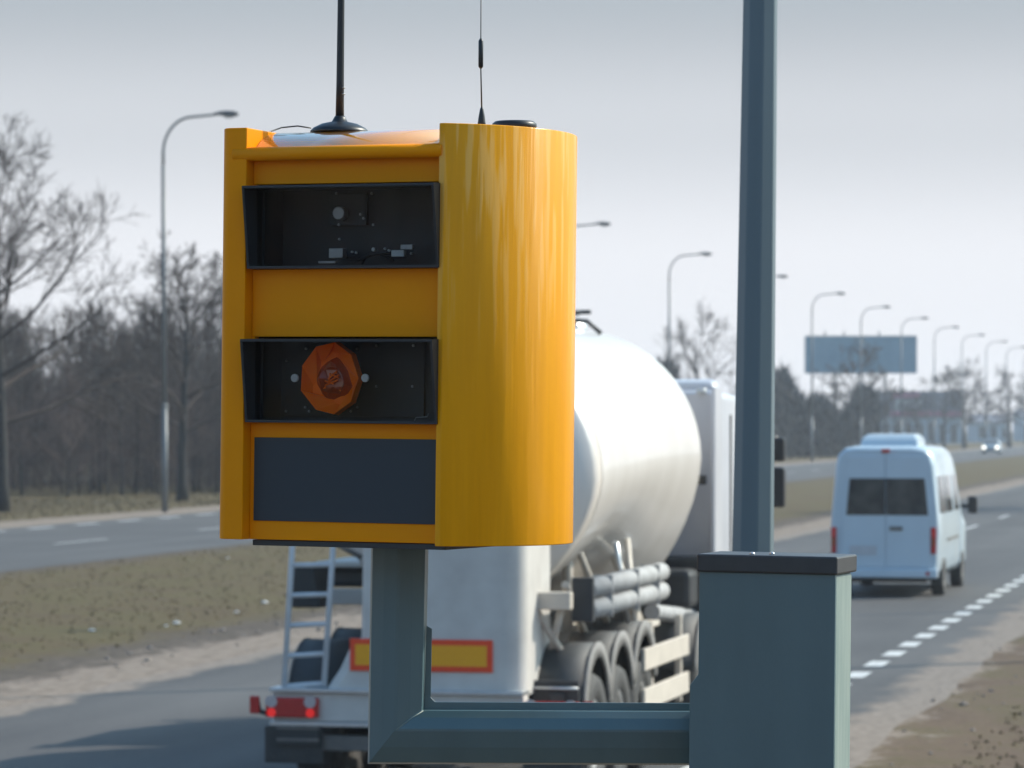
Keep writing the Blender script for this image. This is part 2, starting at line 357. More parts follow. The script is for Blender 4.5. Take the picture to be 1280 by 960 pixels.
def asphalt_mat():
    m = bpy.data.materials.new('asphalt'); m.use_nodes = True
    n = m.node_tree.nodes; l = m.node_tree.links; p = n['Principled BSDF']; p.inputs['Roughness'].default_value = 0.78; p.inputs['Specular IOR Level'].default_value = 0.35
    tc = n.new('ShaderNodeTexCoord')
    def noise(s_, st=(1,1,1), d=5):
        mp = n.new('ShaderNodeMapping'); mp.inputs['Scale'].default_value = st; l.new(tc.outputs['Object'], mp.inputs[0])
        z = n.new('ShaderNodeTexNoise'); z.inputs['Scale'].default_value = s_; z.inputs['Detail'].default_value = d; l.new(mp.outputs[0], z.inputs[0]); return z.outputs[0]
    a = noise(0.9, (1.0, 0.05, 1)); b_ = noise(0.35, (1, 0.5, 1), 6); c = noise(9, (1, 1, 1), 6)
    def mm(op, x, y):
        q = n.new('ShaderNodeMath'); q.operation = op
        for k, z in enumerate((x, y)):
            if isinstance(z, (int, float)): q.inputs[k].default_value = z
            else: l.new(z, q.inputs[k])
        return q.outputs[0]
    s_ = mm('ADD', mm('MULTIPLY', a, 0.45), mm('ADD', mm('MULTIPLY', b_, 0.35), mm('MULTIPLY', c, 0.2)))
    r = n.new('ShaderNodeValToRGB'); r.color_ramp.elements[0].position = 0.38; r.color_ramp.elements[1].position = 0.64
    r.color_ramp.elements[0].color = (0.062, 0.061, 0.062, 1); r.color_ramp.elements[1].color = (0.108, 0.105, 0.104, 1)
    l.new(s_, r.inputs[0])
    sx = n.new('ShaderNodeSeparateXYZ'); l.new(tc.outputs['Object'], sx.inputs[0])
    e1 = noise(1.3, (1, .7, 1), 8); Xd = mm('ADD', mm('MULTIPLY', sx.outputs[0], -1.0), mm('MULTIPLY', mm('SUBTRACT', e1, 0.5), 1.1))
    def band(lo, hi):
        q = n.new('ShaderNodeMapRange'); q.inputs[1].default_value = lo; q.inputs[2].default_value = hi; l.new(Xd, q.inputs[0]); return q.outputs[0]
    near = mm('MULTIPLY', band(4.50, 4.20), 1.0); left = mm('MULTIPLY', band(12.75, 12.95), band(16.0, 15.9))
    rs = n.new('ShaderNodeValToRGB'); rs.color_ramp.elements[0].position = .3; rs.color_ramp.elements[1].position = .7
    rs.color_ramp.elements[0].color = (0.135, 0.108, 0.087, 1); rs.color_ramp.elements[1].color = (0.275, 0.228, 0.190, 1)
    l.new(c, rs.inputs[0]); mxd = n.new('ShaderNodeMixRGB'); mx_ = mm('MAXIMUM', near, left)
    l.new(mx_, mxd.inputs[0]); l.new(r.outputs[0], mxd.inputs[1]); l.new(rs.outputs[0], mxd.inputs[2]); l.new(mxd.outputs[0], p.inputs['Base Color'])
    bp = n.new('ShaderNodeBump'); bp.inputs['Strength'].default_value = 0.4; bp.inputs['Distance'].default_value = 0.01
    c2 = noise(45, (1, 1, 1), 3); l.new(c2, bp.inputs['Height']); l.new(bp.outputs[0], p.inputs['Normal'])
    return m
M['asphalt'] = asphalt_mat()
def road_sheet(name, Xl, Xr, wob_l, wob_r, z):
    b = MB(); ts = [-90 + 0.0] ; t = -90.0
    while t < 1400: t += 0.6 if -20 < t < 120 else 6; ts.append(t)
    r_ = random.Random(hash(name) % 99 + 3 if False else len(name)); vs = []; wl = wr = 0
    for t in ts:
        wl = wl * 0.7 + r_.uniform(-1, 1) * wob_l; wr = wr * 0.7 + r_.uniform(-1, 1) * wob_r
        vs += [(-Xl - wl, t, z), (-Xr + wr, t, z)]
    fs = [(2*i, 2*i+1, 2*i+3, 2*i+2) for i in range(len(ts) - 1)]
    b.add(vs, fs); o = b.build(name, 'asphalt'); o.matrix_world = Matrix.Rotation(-TH, 4, 'Z'); tag(o, kind='structure')
road_sheet('near_road', 13.3, 3.75, 0.05, 0.05, 0.004)
road_sheet('far_road', 36.3, 25.6, 0.05, 0.05, 0.004)
def markings(name, dashes):
    b = MB()
    for X, t, L, wd in dashes:
        k = 5; vs = []
        for i in range(k + 1):
            e = 0.006 * ((i * 7) % 3 - 1)
            vs += [(-X - wd/2 + e, t + L*i/k, 0.008), (-X + wd/2 + e, t + L*i/k, 0.008)]
        b.add(vs, [(2*i, 2*i+1, 2*i+3, 2*i+2) for i in range(k)])
    o = b.build(name, 'marking'); o.matrix_world = Matrix.Rotation(-TH, 4, 'Z'); tag(o, kind='structure')
ds = [(5.04, 9.6 + 2.0 * k, 1.0, 0.24) for k in range(-12, 190)]
ds += [(9.05, 5.5 + 12.0 * k, 4.0, 0.12) for k in range(-3, 60) if not 18 < 3.5 + 12.0 * k < 42]
markings('near_road_markings', ds)
ds = [(30.3, 84.0 + 12.0 * k, 4.0, 0.13) for k in range(-12, 60)]
ds += [(35.4, -20 + 4.0 * k, 2.0, 0.24) for k in range(0, 200)]
markings('far_road_markings', ds)

# ------------------------------------------------------------------ grass, stones, litter
def grass_stuff():
    b = MB(); r_ = random.Random(5); vs = []; fs = []
    def tuft(t, X, h):
        for k in range(3):
            a = r_.uniform(0, 2*PI); d = r_.uniform(0.0, 0.06); lx = r_.uniform(-.6, .6) * h; ly = r_.uniform(-.6, .6) * h
            w_ = 0.010 + 0.010 * r_.random(); c = Vector((-X + d*math.cos(a), t + d*math.sin(a), 0))
            o = len(vs); dx = w_*math.cos(a*2); dy = w_*math.sin(a*2)
            vs.extend([(c.x-dx, c.y-dy, 0), (c.x+dx, c.y+dy, 0), (c.x+lx, c.y+ly, h*r_.uniform(.6, 1.1))]); fs.append((o, o+1, o+2))
    for _ in range(6000):
        X = r_.uniform(15.2, 25.3); t = 12 + 75 * r_.random() ** 1.2
        if r_.random() < 0.9 if X > 16 else r_.random() < 0.4: tuft(t, X, r_.uniform(0.015, 0.055))
    for _ in range(12000):
        X = r_.uniform(-9, 2.9); t = 8 + 75 * r_.random() ** 1.3; tuft(max(t, 15), X, r_.uniform(0.015, 0.05))
    for _ in range(4000):
        X = r_.uniform(39, 50); t = 85 + 90 * r_.random(); tuft(t, X, r_.uniform(0.06, 0.25))
    b.add(vs, fs); o = b.build('grass', 'grassblade'); o.matrix_world = Matrix.Rotation(-TH, 4, 'Z')
    tag(o, 'short dry winter grass on the median and verges', 'grass', kind='stuff')
    b = MB()
    for _ in range(420):
        side = r_.random()
        if side < 0.62: X = r_.gauss(14.3, 0.55); t = 14 + 70 * r_.random() ** 1.3
        else: X = r_.gauss(3.4, 0.5); t = 10 + 80 * r_.random() ** 1.3
        if 4.3 < X < 12.9: continue
        s_ = 0.015 + 0.05 * r_.random() ** 3; c = Vector((-X, t, s_ * 0.3))
        q = [c + Vector((s_*math.cos(k*2*PI/5 + X)*r_.uniform(.7, 1.2), s_*math.sin(k*2*PI/5 + X)*r_.uniform(.7, 1.2), 0)) for k in range(5)]
        top = c + Vector((0, 0, s_ * r_.uniform(.5, .9)))
        b.add([p - Vector((0, 0, s_*.4)) for p in q] + q + [top], [(i, (i+1) % 5, 5+(i+1) % 5, 5+i) for i in range(5)] + [(5+i, 5+(i+1) % 5, 10) for i in range(5)])
    o = b.build('gravel', 'stone'); o.matrix_world = Matrix.Rotation(-TH, 4, 'Z')
    tag(o, 'loose stones and clods along the sandy edges of the road', 'gravel', kind='stuff')
grass_stuff()
LIT = [(115, 789, 'white scrap of litter lying furthest left on the median grass', .10),
       (208, 783, 'small white scrap of litter left of the crumpled pair on the median', .07),
       (221, 780, 'crumpled white paper litter at the sandy edge of the median', .13),
       (296, 766, 'white scrap of litter on dark soil near the sandy strip', .09),
       (331, 754, 'white paper scrap on the grass just left of the ladder', .12),
       (285, 698, 'small pale scrap of litter high on the median under the yellow housing', .08)]
for px, py, lab, s_ in LIT:
    s_ *= .65
    Z = FPX * EYE / (py - HORIZON); b = MB(); r_ = random.Random(px)
    x = (px - 640) / FPX * Z
    rings = []
    for h, q in ((0.0, .7), (s_*.18, 1.0), (s_*.35, .75), (s_*.45, .3)):
        rings.append([(s_*q*math.cos(k*PI/4)*r_.uniform(.6, 1), s_*q*.7*math.sin(k*PI/4)*r_.uniform(.6, 1), h*r_.uniform(.7, 1.2)) for k in range(8)])
    b.loft(rings, sm=False); o = b.build('litter_scrap', 'litter'); o.location = (x, Z, 0.005); tag(o, lab, 'litter', 'litter on the median')

# ------------------------------------------------------------------ bare trees
def tree_meshes(seed, H, trunk_h, r0, spread, dens, levels=4, upright=0.35, trunk_n=8, multi=False, fine=0.010):
    r_ = random.Random(seed); tr = MB(); cr = MB()
    def grow(p, d, L, r, lev, mb):
        n = max(2, int(4 - lev * 0.4)); pts = [p]; rads = [r]; q = p.copy(); dd = d.copy()
        for i in range(n):
            dd = (dd + Vector((r_.gauss(0, .17), r_.gauss(0, .17), r_.gauss(0, .09) + upright * (.10 if lev else .02)))).normalized()
            q = q + dd * (L / n); pts.append(q.copy()); rads.append(max(fine * .6, r * (1 - 0.62 * (i + 1) / n)))
        mb.tube(pts, rads, 5 if lev < 2 else 3, caps=False)
        if lev >= levels: return
        k = int(dens[min(lev, len(dens)-1)] * r_.uniform(.8, 1.2))
        for i in range(k):
            f = r_.uniform(0.25, 1.0); a = f * n; i0 = min(int(a), n - 1); pos = pts[i0].lerp(pts[i0+1], a - i0)
            ax = (pts[i0+1] - pts[i0]).normalized(); side = ax.cross(Vector((r_.gauss(0,1), r_.gauss(0,1), r_.gauss(0,1))))
            if side.length < .01: continue
            side.normalize(); ang = r_.uniform(0.45, 1.0) * spread
            nd = (ax * math.cos(ang) + side * math.sin(ang)); nd.z += upright * .25; nd.normalize()
            rr = max(fine, rads[i0] * r_.uniform(.35, .6)); grow(pos, nd, L * r_.uniform(.42, .68) * (1.1 - f * .35), rr, lev + 1, cr)
    n = 9; pts = []; rads = []; q = Vector((0, 0, -0.1)); ph = r_.uniform(0, 6)
    for i in range(n + 1):
        f = i / n; pts.append(Vector((math.sin(ph + f*3.1)*.02*H*f, math.cos(ph*2 + f*2.7)*.02*H*f, -0.1 + H*.86*f)))
        rads.append(r0 * ((1.35 if i == 0 else 1) * (1 - f) ** 0.75 + 0.06))
    tr.tube(pts, rads, trunk_n)
    k = int(dens[0] * 1.4)
    for i in range(k):
        h = trunk_h + (H * .84 - trunk_h) * ((i + r_.random()) / k); f = (h + .1) / (H * .86) * n; i0 = min(int(f), n-1)
        pos = pts[i0].lerp(pts[i0+1], f - i0); az = i * 2.4 + r_.uniform(-.4, .4); g = (h - trunk_h) / (H - trunk_h)
        el = 0.25 + 0.8 * g + r_.uniform(-.1, .2) + upright * .3
        d = Vector((math.cos(az)*math.cos(el), math.sin(az)*math.cos(el), math.sin(el)))
        L = (H - trunk_h) * (0.60 - 0.34 * g) * r_.uniform(.8, 1.1) * min(1.2, spread)
        grow(pos, d, L, max(fine, rads[i0] * r_.uniform(.35, .6)), 1, cr)
    return tr, cr
def plant(name, tm, cm, bark, twig, mtx, label, cat, group, scale=1.0):
    e = empty(name, mtx, label, cat, group)
    tm.build('trunk', bark, e); cm.build('crown', twig, e); return e

# verge trees standing in a row beyond the far road
def tree_at(px, Z, z=0): return Matrix.Translation(((px - 640) / FPX * Z, Z, z))
tm, cm = tree_meshes(11, 14.3, 3.4, 0.29, .95, [15, 7, 6, 6], 4, 0.30, fine=.014)
plant('bare_tree', tm, cm, 'bark', 'twig', tree_at(2, 121) @ Matrix.Scale(.84, 4), 'tallest bare tree at the left edge, forked trunk beyond the far road', 'tree', 'bare trees along the far road verge')
tm, cm = tree_meshes(23, 11.0, 2.8, 0.24, .95, [13, 7, 6, 5], 4, 0.40, fine=.014)
plant('bare_tree', tm, cm, 'bark', 'twig', tree_at(228, 138) @ Matrix.Scale(.86, 4), 'bare dark trunked tree between the left street lamp and the yellow housing', 'tree', 'bare trees along the far road verge')
tm, cm = tree_meshes(31, 13.0, 3.0, 0.25, 0.95, [10, 6, 5, 4], 4, 0.6, fine=.018)
plant('bare_tree', tm, cm, 'bark', 'twig', tree_at(868, 262) @ Matrix.Scale(.86, 4), 'bare wide crowned tree rising behind the tanker and its cab', 'tree', 'bare trees along the far road verge')
fr = [(tree_meshes(41, 12.5, 3.0, 0.30, 1.0, [9, 6, 5, 3], 4, 0.4, fine=.036)), (tree_meshes(52, 11.0, 2.5, 0.26, 1.1, [10, 6, 5, 3], 4, 0.3, fine=.038))]
src = [plant('bare_tree', fr[0][0], fr[0][1], 'bark', 'twig', tree_at(1074, 350) @ Matrix.Scale(.82, 4), 'bare tree whose crown overlaps the middle of the billboard', 'tree', 'bare trees along the far road verge'),
       plant('bare_tree', fr[1][0], fr[1][1], 'bark', 'twig', tree_at(1180, 430) @ Matrix.Scale(.78, 4), 'bare tree in front of the right part of the banded hall', 'tree', 'bare trees along the far road verge')]
FT = [(1, 1206, 452, 1.12, 1.2, 'dense bare tree just right of the banded hall, left of the oncoming car'),
      (0, 1262, 470, .98, 2.2, 'bare tree at the right edge of the view beyond the oncoming car'),
      (1, 1119, 400, .80, 3.1, 'slim bare tree below the right end of the billboard'),
      (0, 1143, 420, .62, 4.4, 'small bare tree right of the billboard in front of the hall'),
      (1, 1040, 380, .72, 5.2, 'small bare tree below the left end of the billboard'),
      (0, 1232, 520, .78, 0.7, 'small distant bare tree directly behind the oncoming car'),
      (1, 1290, 540, 1.05, 2.9, 'bare tree cut by the right edge of the view')]
for k, px, Z, s_, rz, lab in FT:
    c = copy_tree(src[k]); c.matrix_world = tree_at(px, Z) @ Matrix.Rotation(rz, 4, 'Z') @ Matrix.Scale(s_*.78, 4); c['label'] = lab

# hazy wood behind the far road on the left
WG = 'bare trees of the wood beyond the far road'
WL = ['slender bare tree, one of many in the grey wood on the left', 'pale trunked bare tree, one of the wood on the left', 'low bushy bare tree filling the edge of the wood on the left']
ws = []
for k in range(6):
    if k < 3: tm, cm = tree_meshes(100 + k, 10.5 + k * .6, 1.8, 0.10, 0.75, [16, 5, 4, 3], 3, 0.9, 5, fine=.017); lab = WL[0]; bk = 'bark'
    elif k < 4: tm, cm = tree_meshes(100 + k, 11.5, 4.0, 0.10, 0.7, [12, 5, 4, 3], 3, 0.9, 5, fine=.016); lab = WL[1]; bk = 'bark_pale'
    else: tm, cm = tree_meshes(100 + k, 5.0, 0.3, 0.05, 1.0, [24, 6, 4, 3], 3, 0.7, 5, fine=.010); lab = WL[2]; bk = 'bark'
    ws.append(plant('shrub_tree' if k > 3 else 'wood_tree', tm, cm, bk, 'twig' if k < 4 else 'brush', RM(150 + k*3, 60), lab, 'tree', WG + (' (low bushes)' if k > 3 else ' (pale trunks)' if k == 3 else '')))
used = [False] * 6
pl = []
r_ = random.Random(77)
for i in range(215):
    px = r_.uniform(-90, 520) if i < 180 else r_.uniform(-250, 700); Z = 143 + 42 * r_.random() ** 0.8 + max(0, px) * .03
    k = r_.choices([0, 1, 2, 3, 4, 5], [3, 3, 3, 2.2, 3.5, 3.5])[0]
    if Z < 150 and k < 4 and r_.random() < .5: k = 4
    pl.append((px, Z, k, r_.uniform(.72, 1.02) * (0.92 if k < 4 else 1.0) * (1.0 if k > 3 else (0.78 + 0.0026 * (Z - 143)))))
for px, Z, k, s_ in pl:
    c = ws[k] if not used[k] else copy_tree(ws[k]); used[k] = True
    c.matrix_world = tree_at(px, Z) @ Matrix.Rotation(r_.uniform(0, 6.28), 4, 'Z') @ Matrix.Scale(s_, 4)
def brush_mass(name, pts_fn, count, m, label, lo, hi, wd):
    b = MB(); r2 = random.Random(len(label)); vs = []; fs = []
    for _ in range(count):
        p, hmax = pts_fn(r2); h = r2.uniform(0.0, hmax); L = r2.uniform(lo, hi)
        d = Vector((r2.gauss(0, .5), r2.gauss(0, .5), r2.uniform(.3, 1))).normalized() * L
        s_ = Vector((r2.gauss(0, 1), r2.gauss(0, 1), 0)).normalized() * wd * r2.uniform(.5, 1.4)
        q = Vector((p.x, p.y, h)); o = len(vs); vs.extend([q - s_, q + s_, q + d]); fs.append((o, o+1, o+2))
    b.add(vs, fs); o = b.build(name, m); tag(o, label, 'undergrowth', kind='stuff'); return o
def left_pts(r2):
    px = r2.uniform(-200, 620); Z = r2.uniform(148, 190) + max(0, px)*.03; s_ = math.sin(px*.021) + math.sin(px*.057+1) * .5
    return Vector(((px-640)/FPX*Z, Z, 0)), 3.0 + .8*s_ + (Z-148)*.055
brush_mass('undergrowth', left_pts, 80000, 'brush', 'tangled brown undergrowth filling the wood on the left', .4, 1.3, .012)
def right_pts(r2):
    px = r2.uniform(700, 1098); Z = r2.uniform(300, 345) + (px-900)*.15
    h = 6.0 + 1.5*math.sin(px*.045+2.0) + .7*math.sin(px*.13) - max(0, px-1010)*.008
    return Vector(((px-640)/FPX*Z, Z, 0)), max(1.5, h)
def back_pts(r2):
    a = r2.uniform(-1.25, 1.25); d = r2.uniform(42, 60)
    return Vector((d*math.sin(a), -d*math.cos(a), 0)), 3.0 + 1.2*math.sin(a*9) + .8*math.sin(a*23)
brush_mass('undergrowth', back_pts, 14000, 'brush', 'bare scrub woodland behind the photographer, out of the picture', .8, 2.4, .09)
for i in range(26):
    a = -1.2 + 2.4*i/25 + r_.uniform(-.03, .03); d = r_.uniform(30, 44); c = copy_tree(ws[i % 4]); c.matrix_world = Matrix.Translation((d*math.sin(a), -d*math.cos(a), 0)) @ Matrix.Rotation(i*1.3, 4, 'Z') @ Matrix.Scale(r_.uniform(.9, 1.3), 4)
    c['label'] = 'bare tree of the wood behind the photographer, out of the picture'; c['group'] = 'bare trees behind the photographer'
brush_mass('thicket', right_pts, 42000, 'conifer', 'dark blue grey thicket far off between the tanker cab and the van', .5, 1.6, .10)

# ------------------------------------------------------------------ buildings and billboard far off
def hall():
    Z = 560; mx = Matrix.Translation(((1150-640)/FPX*Z, Z, 0)) @ Matrix.Rotation(-R(6), 4, 'Z')
    e = empty('store_hall', mx, 'flat roofed hall with pinkish bands behind the bare trees, under the billboard', 'building')
    s_ = Z / FPX; L = -58 * s_ ; Rr = 52 * s_
    def z(y): return EYE + (HORIZON - y) * s_
    MB().box(L, Rr, 0, 22, 0, z(522)).build('wall', 'wall_blue', e)
    MB().box(L-.1, Rr+.1, -.25, 22.1, z(522), z(489)).build('fascia', 'wall_dark', e)
    for x0, x1, y0, y1 in ((-34, 0, 490.5, 497.5), (-36, 52, 514, 520.5)):
        MB().box(x0*s_, x1*s_, -.45, -.26, z(y1), z(y0)).build('fascia_band', 'band_pink', e)
    MB().box(-34*s_, 2*s_, -.40, -.26, z(513), z(498.5)).build('fascia_panel', 'wall_grey', e)
    for k in range(7): MB().box((-46+14*k)*s_, (-38+14*k)*s_, -.08, -.003, .3, z(530)).build('window', 'car_glass', e)
hall()
def shed(px, wpx, y, Z, lab, m):
    mx = Matrix.Translation(((px-640)/FPX*Z, Z, 0)); e = empty('shed', mx, lab, 'building')
    s_ = Z/FPX; h = EYE + (HORIZON-y)*s_; W = wpx*s_
    MB().box(-W/2, W/2, 0, 12, 0, h).build('wall', m, e)
    MB().prism([(-.6, h-.05), (6, h+1.3), (12.6, h-.05)], -W/2-.3, W/2+.3, 'x').build('roof', 'wall_dark', e)
    for k in range(3): MB().box(-W/2+W*(k+.25)/3, -W/2+W*(k+.75)/3, -.08, -.003, .8, min(2.6, h-.3)).build('window', 'car_glass', e)
shed(1242, 44, 527, 600, 'pale blue low shed far behind the oncoming car', 'wall_blue')
shed(1298, 40, 520, 640, 'pale blue taller shed at the far right edge of the view', 'wall_blue')

def billboard():
    Z = 480; mx = Matrix.Translation(((1076-640)/FPX*Z, Z, 0)) @ Matrix.Rotation(-R(3), 4, 'Z')
    e = empty('billboard', mx, 'large blue grey billboard standing high behind the bare trees', 'billboard')
    s_ = Z/FPX; W = 138*s_/2; z0 = EYE + (HORIZON-466)*s_; z1 = EYE + (HORIZON-420.5)*s_
    MB().box(-W, W, .02, .35, z0, z1).build('panel', 'board', e)
    f = MB(); f.box(-W-.08, W+.08, -.06, .40, z1, z1+.12); f.box(-W-.08, W+.08, -.06, .40, z0-.12, z0)
    f.box(-W-.12, -W, -.06, .4, z0, z1); f.box(W, W+.12, -.06, .4, z0, z1); f.build('frame', 'alu', e)
    for x in (-W*.45, W*.45): MB().tube([(x, .55, 0), (x, .55, z1-.4)], .16, 10).build('post', 'dark', e)
    for x in (-W*.65, -W*.3, .33*W): MB().tube([(x, .1, z1+.1), (x, .1, z1+.55), (x, -.5, z1+.6)], .12, 6).build('floodlight', 'lamp_body', e)
billboard()

# ------------------------------------------------------------------ street lamps
def street_lamp(H=13.7, reach=2.65):
    e = empty('street_lamp', Matrix.Identity(4), 'x', 'street lamp', 'street lamps along the far road')
    b = MB(); b.tube([(0,0,-.2), (0,0,3.6)], [.11, .105], 12); b.lathe([(.105,3.6),(.13,3.62),(.13,3.68),(.085,3.74)], n=12); b.tube([(0,0,3.7), (0,0,H-1.75)], [.086, .066], 12)
    b.build('pole', 'galv', e)
    pts = [(0,0,H-1.8)]
    for i in range(11):
        a = PI/2 * i/10; pts.append((1.05 - 1.05*math.cos(a), 0, H-1.35 + 1.22*math.sin(a)))
    pts += [(reach-.75, 0, H-.07)]
    b = MB(); b.tube(pts, [.055]*2 + [.048]*(len(pts)-2), 10); b.build('arm', 'galv', e)
    b = MB(); rings = []
    for x, wy, zt, zb in ((reach-.85,.04,.03,.03), (reach-.70,.09,.075,.045), (reach-.45,.16,.11,.08), (reach-.15,.17,.10,.11), (reach+.02,.11,.05,.09), (reach+.06,.05,.02,.06)):
        rings.append([(x, wy*math.cos(a), H-.05 + (zt if math.sin(a) > 0 else zb)*math.sin(a)) for a in [k*2*PI/12 for k in range(12)]])
    b.loft(rings); b.build('lamp_head', 'lamp_body', e)
    b = MB(); rings = [[(reach-.28 + q*.22*math.cos(a), q*.12*math.sin(a), H-.14-hh) for a in [k*2*PI/12 for k in range(12)]] for q, hh in ((1,0),(.9,.03),(.5,.06))]
    b.loft(rings); b.build('lamp_glass', 'pale_plastic', e)
    return e
lamp0 = street_lamp()
ords = ['nearest street lamp of the far row, tall galvanised pole left of the yellow housing', 'street lamp mostly hidden behind the yellow speed camera housing',
        'street lamp whose head just shows at the right side of the yellow housing', 'street lamp rising above the tanker, left of the thick grey mast', 'street lamp hidden behind the thick mast, head peeking out on its right',
        'street lamp standing in front of the left end of the billboard', 'street lamp in front of the middle of the billboard', 'street lamp in front of the right end of the billboard',
        'first street lamp right of the billboard', 'second street lamp right of the billboard', 'third street lamp right of the billboard, near the oncoming car', 'fourth street lamp right of the billboard, at the right edge',
        'small distant street lamp outside the right edge', 'farthest street lamp of the row']
for k in range(14):
    c = lamp0 if k == 0 else copy_tree(lamp0)
    c.matrix_world = RM(115.6 + 33.7*k, 37.7) @ Matrix.Rotation(-R(.35) if k == 0 else R(.1*((k*5) % 3-1)), 4, 'Y'); c['label'] = ords[k]
for k, (t, X) in enumerate(((46.5, 1.2), (60.0, .6))):
    c = copy_tree(lamp0); c.matrix_world = RM(t, X) @ Matrix.Rotation(PI, 4, 'Z'); c['group'] = 'street lamps along the near road'
    c['label'] = ('nearer' if k == 0 else 'farther') + ' street lamp on the near verge, outside the right edge'
tm, cm = tree_meshes(61, 11, 2.2, 0.25, 1.1, [10, 6, 5, 3], 3, 0.5, fine=.03)
vt = plant('bare_tree', tm, cm, 'bark', 'twig', RM(131, -1.5) @ Matrix.Scale(1.35, 4), 'nearer roadside tree outside the right edge, its shadow crossing the road', 'tree', 'trees on the near verge')
vt2 = copy_tree(vt); vt2.matrix_world = RM(137, -3, 0, 2.0) @ Matrix.Scale(1.35, 4); vt2['label'] = 'farther roadside tree outside the right edge, its shadow crossing the road'

# ================================================================== FOREGROUND: thick mast
def mast():
    Z = 11.0; x = (941-640)/FPX*Z - .036
    mx = Matrix.Translation((x, Z, 0)) @ Matrix.Rotation(R(.80), 4, 'Y')
    e = empty('mast', mx, 'thick blue grey octagonal mast standing behind the post box', 'mast')
    b = MB(); rings = []
    for h, r0 in ((-.1, .094), (0, .086), (2.6, .0665), (4.3, .0552), (9.0, .040)):
        rings.append([(r0*1.0*math.cos(k*PI/4 + R(6.5)), r0*math.sin(k*PI/4 + R(6.5)), h) for k in range(8)])
    b.loft(rings, sm=False); b.build('pole', 'mast', e, bevel=.004)
    MB().box(-.17, .17, -.17, .17, 0, .025).build('base_plate', 'galv', e)
    b = MB()
    for sx in (-1, 1):
        for sy in (-1, 1): b.lathe([(.02, .0), (.02, .06), (.008, .07)], (sx*.13, sy*.13, .02), n=6)
    b.build('bolts', 'galv', e)
mast()

# ================================================================== FOREGROUND: speed camera
LEAN = Matrix.Rotation(R(.62), 4, 'Y')
corner = Vector((-.1285, 6.70, EYE + .5755))            # top of the near front edge of the housing
HM = Matrix.Translation(corner) @ LEAN @ Matrix.Rotation(-R(22), 4, 'Z')
base = Vector(((965-640)/FPX*6.9, 6.9, 0))
SC = empty('speed_camera', Matrix.Translation(base), 'yellow speed camera housing on a teal bracket arm and square post box', 'speed camera')
INV = Matrix.Translation(base).inverted()
def hob(b, name, m, bevel=0, parent=None):               # a part modelled in the housing's own axes
    o = b.build(name, m, None, bevel)
    if parent is None: o.parent = SC; o.matrix_local = INV @ HM
    else: o.parent = parent; o.matrix_parent_inverse = Matrix.Identity(4)
    return o
HB = -.803
XL = -.418
# body: a frame of panels set back between the cheeks (window openings left open)
def hp(px, py, d): return meas(HM, px, py, 1, d)
FY = .03
def zz(py): return hp(430, py, FY).z
def xx(px, d=FY): return hp(px, 450, d).x
w1t, w1b, w2t, w2b = zz(229), zz(336), zz(421), zz(529)
wl, wr = xx(318), -.006
b = MB()
b.box(XL, 0, FY, FY+.02, w1t, -.050)                 # strips between the openings
b.box(XL, 0, FY, FY+.02, w2t, w1b)
b.box(XL, 0, FY, FY+.02, HB, w2b)
b.box(XL, wl, FY, FY+.02, w1b, w1t); b.box(XL, wl, FY, FY+.02, w2b, w2t)
b.build
front = hob(b, 'front_panel', 'yellow', .0015)
b = MB(); b.box(XL, 0, .045, .50, HB, HB+.02); b.box(XL, 0, .48, .50, HB+.02, -.03); b.box(XL+.0, XL+.015, .052, .48, HB+.02, -.06); b.box(-.015, 0, .052, .48, HB+.02, -.06)
b.box(XL+.015, -.015, .052, .48, (w1b+w2t)/2-.004, (w1b+w2t)/2+.004); b.box(XL+.015, -.015, .052, .48, w2b-.012, w2b-.004)
hob(b, 'body_shell', 'inner_dark')
# roof, rising gently to the back
b = MB(); prof = [(0.012, -.052), (0.03, -.046)] + [(.03 + .47*(k/30)**2, -.046 + .051*(1-math.exp(-(k/30)**2*.47/.045))) for k in range(1, 31)]
top = prof; bot = [(y, z-.008) for y, z in prof]
rings = [[(x, y, z) for y, z in top] + [(x, y, z) for y, z in reversed(bot)] for x in (XL+.001, 0.0)]
b.loft(rings, True, False); roof = hob(b, 'roof', 'roof_yellow'); 
for p in roof.data.polygons: p.use_smooth = abs(p.normal.x) < .5
# rounded bar across the front
b = MB(); zb = zz(191.5); b.tube([(-.449, .009, zb), (-.006, .009, zb)], .0135, 18); hob(b, 'front_bar', 'yellow')
# right cheek: bow shaped in plan
cx, cy, cr = -.15, .26, .3002
arc = []
for k in range(37):
    a0 = math.atan2(-cy, -cx); a = -R(60) + R(120)*k/36; arc.append((cx + cr*math.cos(a), cy + cr*math.sin(a)))
inner = [(x - .004 if 0 else x, y) for x, y in arc]
b = MB(); ring = arc + [(-.012, arc[-1][1]), (-.012, 0.002)]
b.loft([[(x, y, HB-.004) for x, y in ring], [(x, y, 0) for x, y in ring]], True, True)
ch = hob(b, 'side_cheek', 'cheek', .002)
for p in ch.data.polygons: p.use_smooth = p.normal.x > .3
# left cheek
b = MB()
la = []
for k in range(9):
    a = PI + PI/2*k/8; la.append((-.479 + .026 + .026*math.cos(a), .030 + .030*math.sin(a)))
ring = la + [(XL-.001, 0.0), (XL-.001, .06), (XL+.004, .30), (XL-.001, .52), (-.462, .52), (-.482, .40), (-.490, .26), (-.488, .12)]
b.loft([[(x, y, HB) for x, y in ring], [(x, y, 0.0) for x, y in ring]], True, False)
lc = hob(b, 'side_cheek', 'yellow', .002)
# base lip
b = MB(); b.box(XL+.004, -.004, .036, .495, HB-.012, HB-.001); hob(b, 'base_plate', 'dark', .001)
# plain dark panel
pz0, pz1 = zz(653), zz(548); pxl = xx(320)
b = MB(); b.box(pxl, -.008, FY-.0035, FY-.0005, pz0, pz1); hob(b, 'dark_panel', 'navy_panel', .0008)

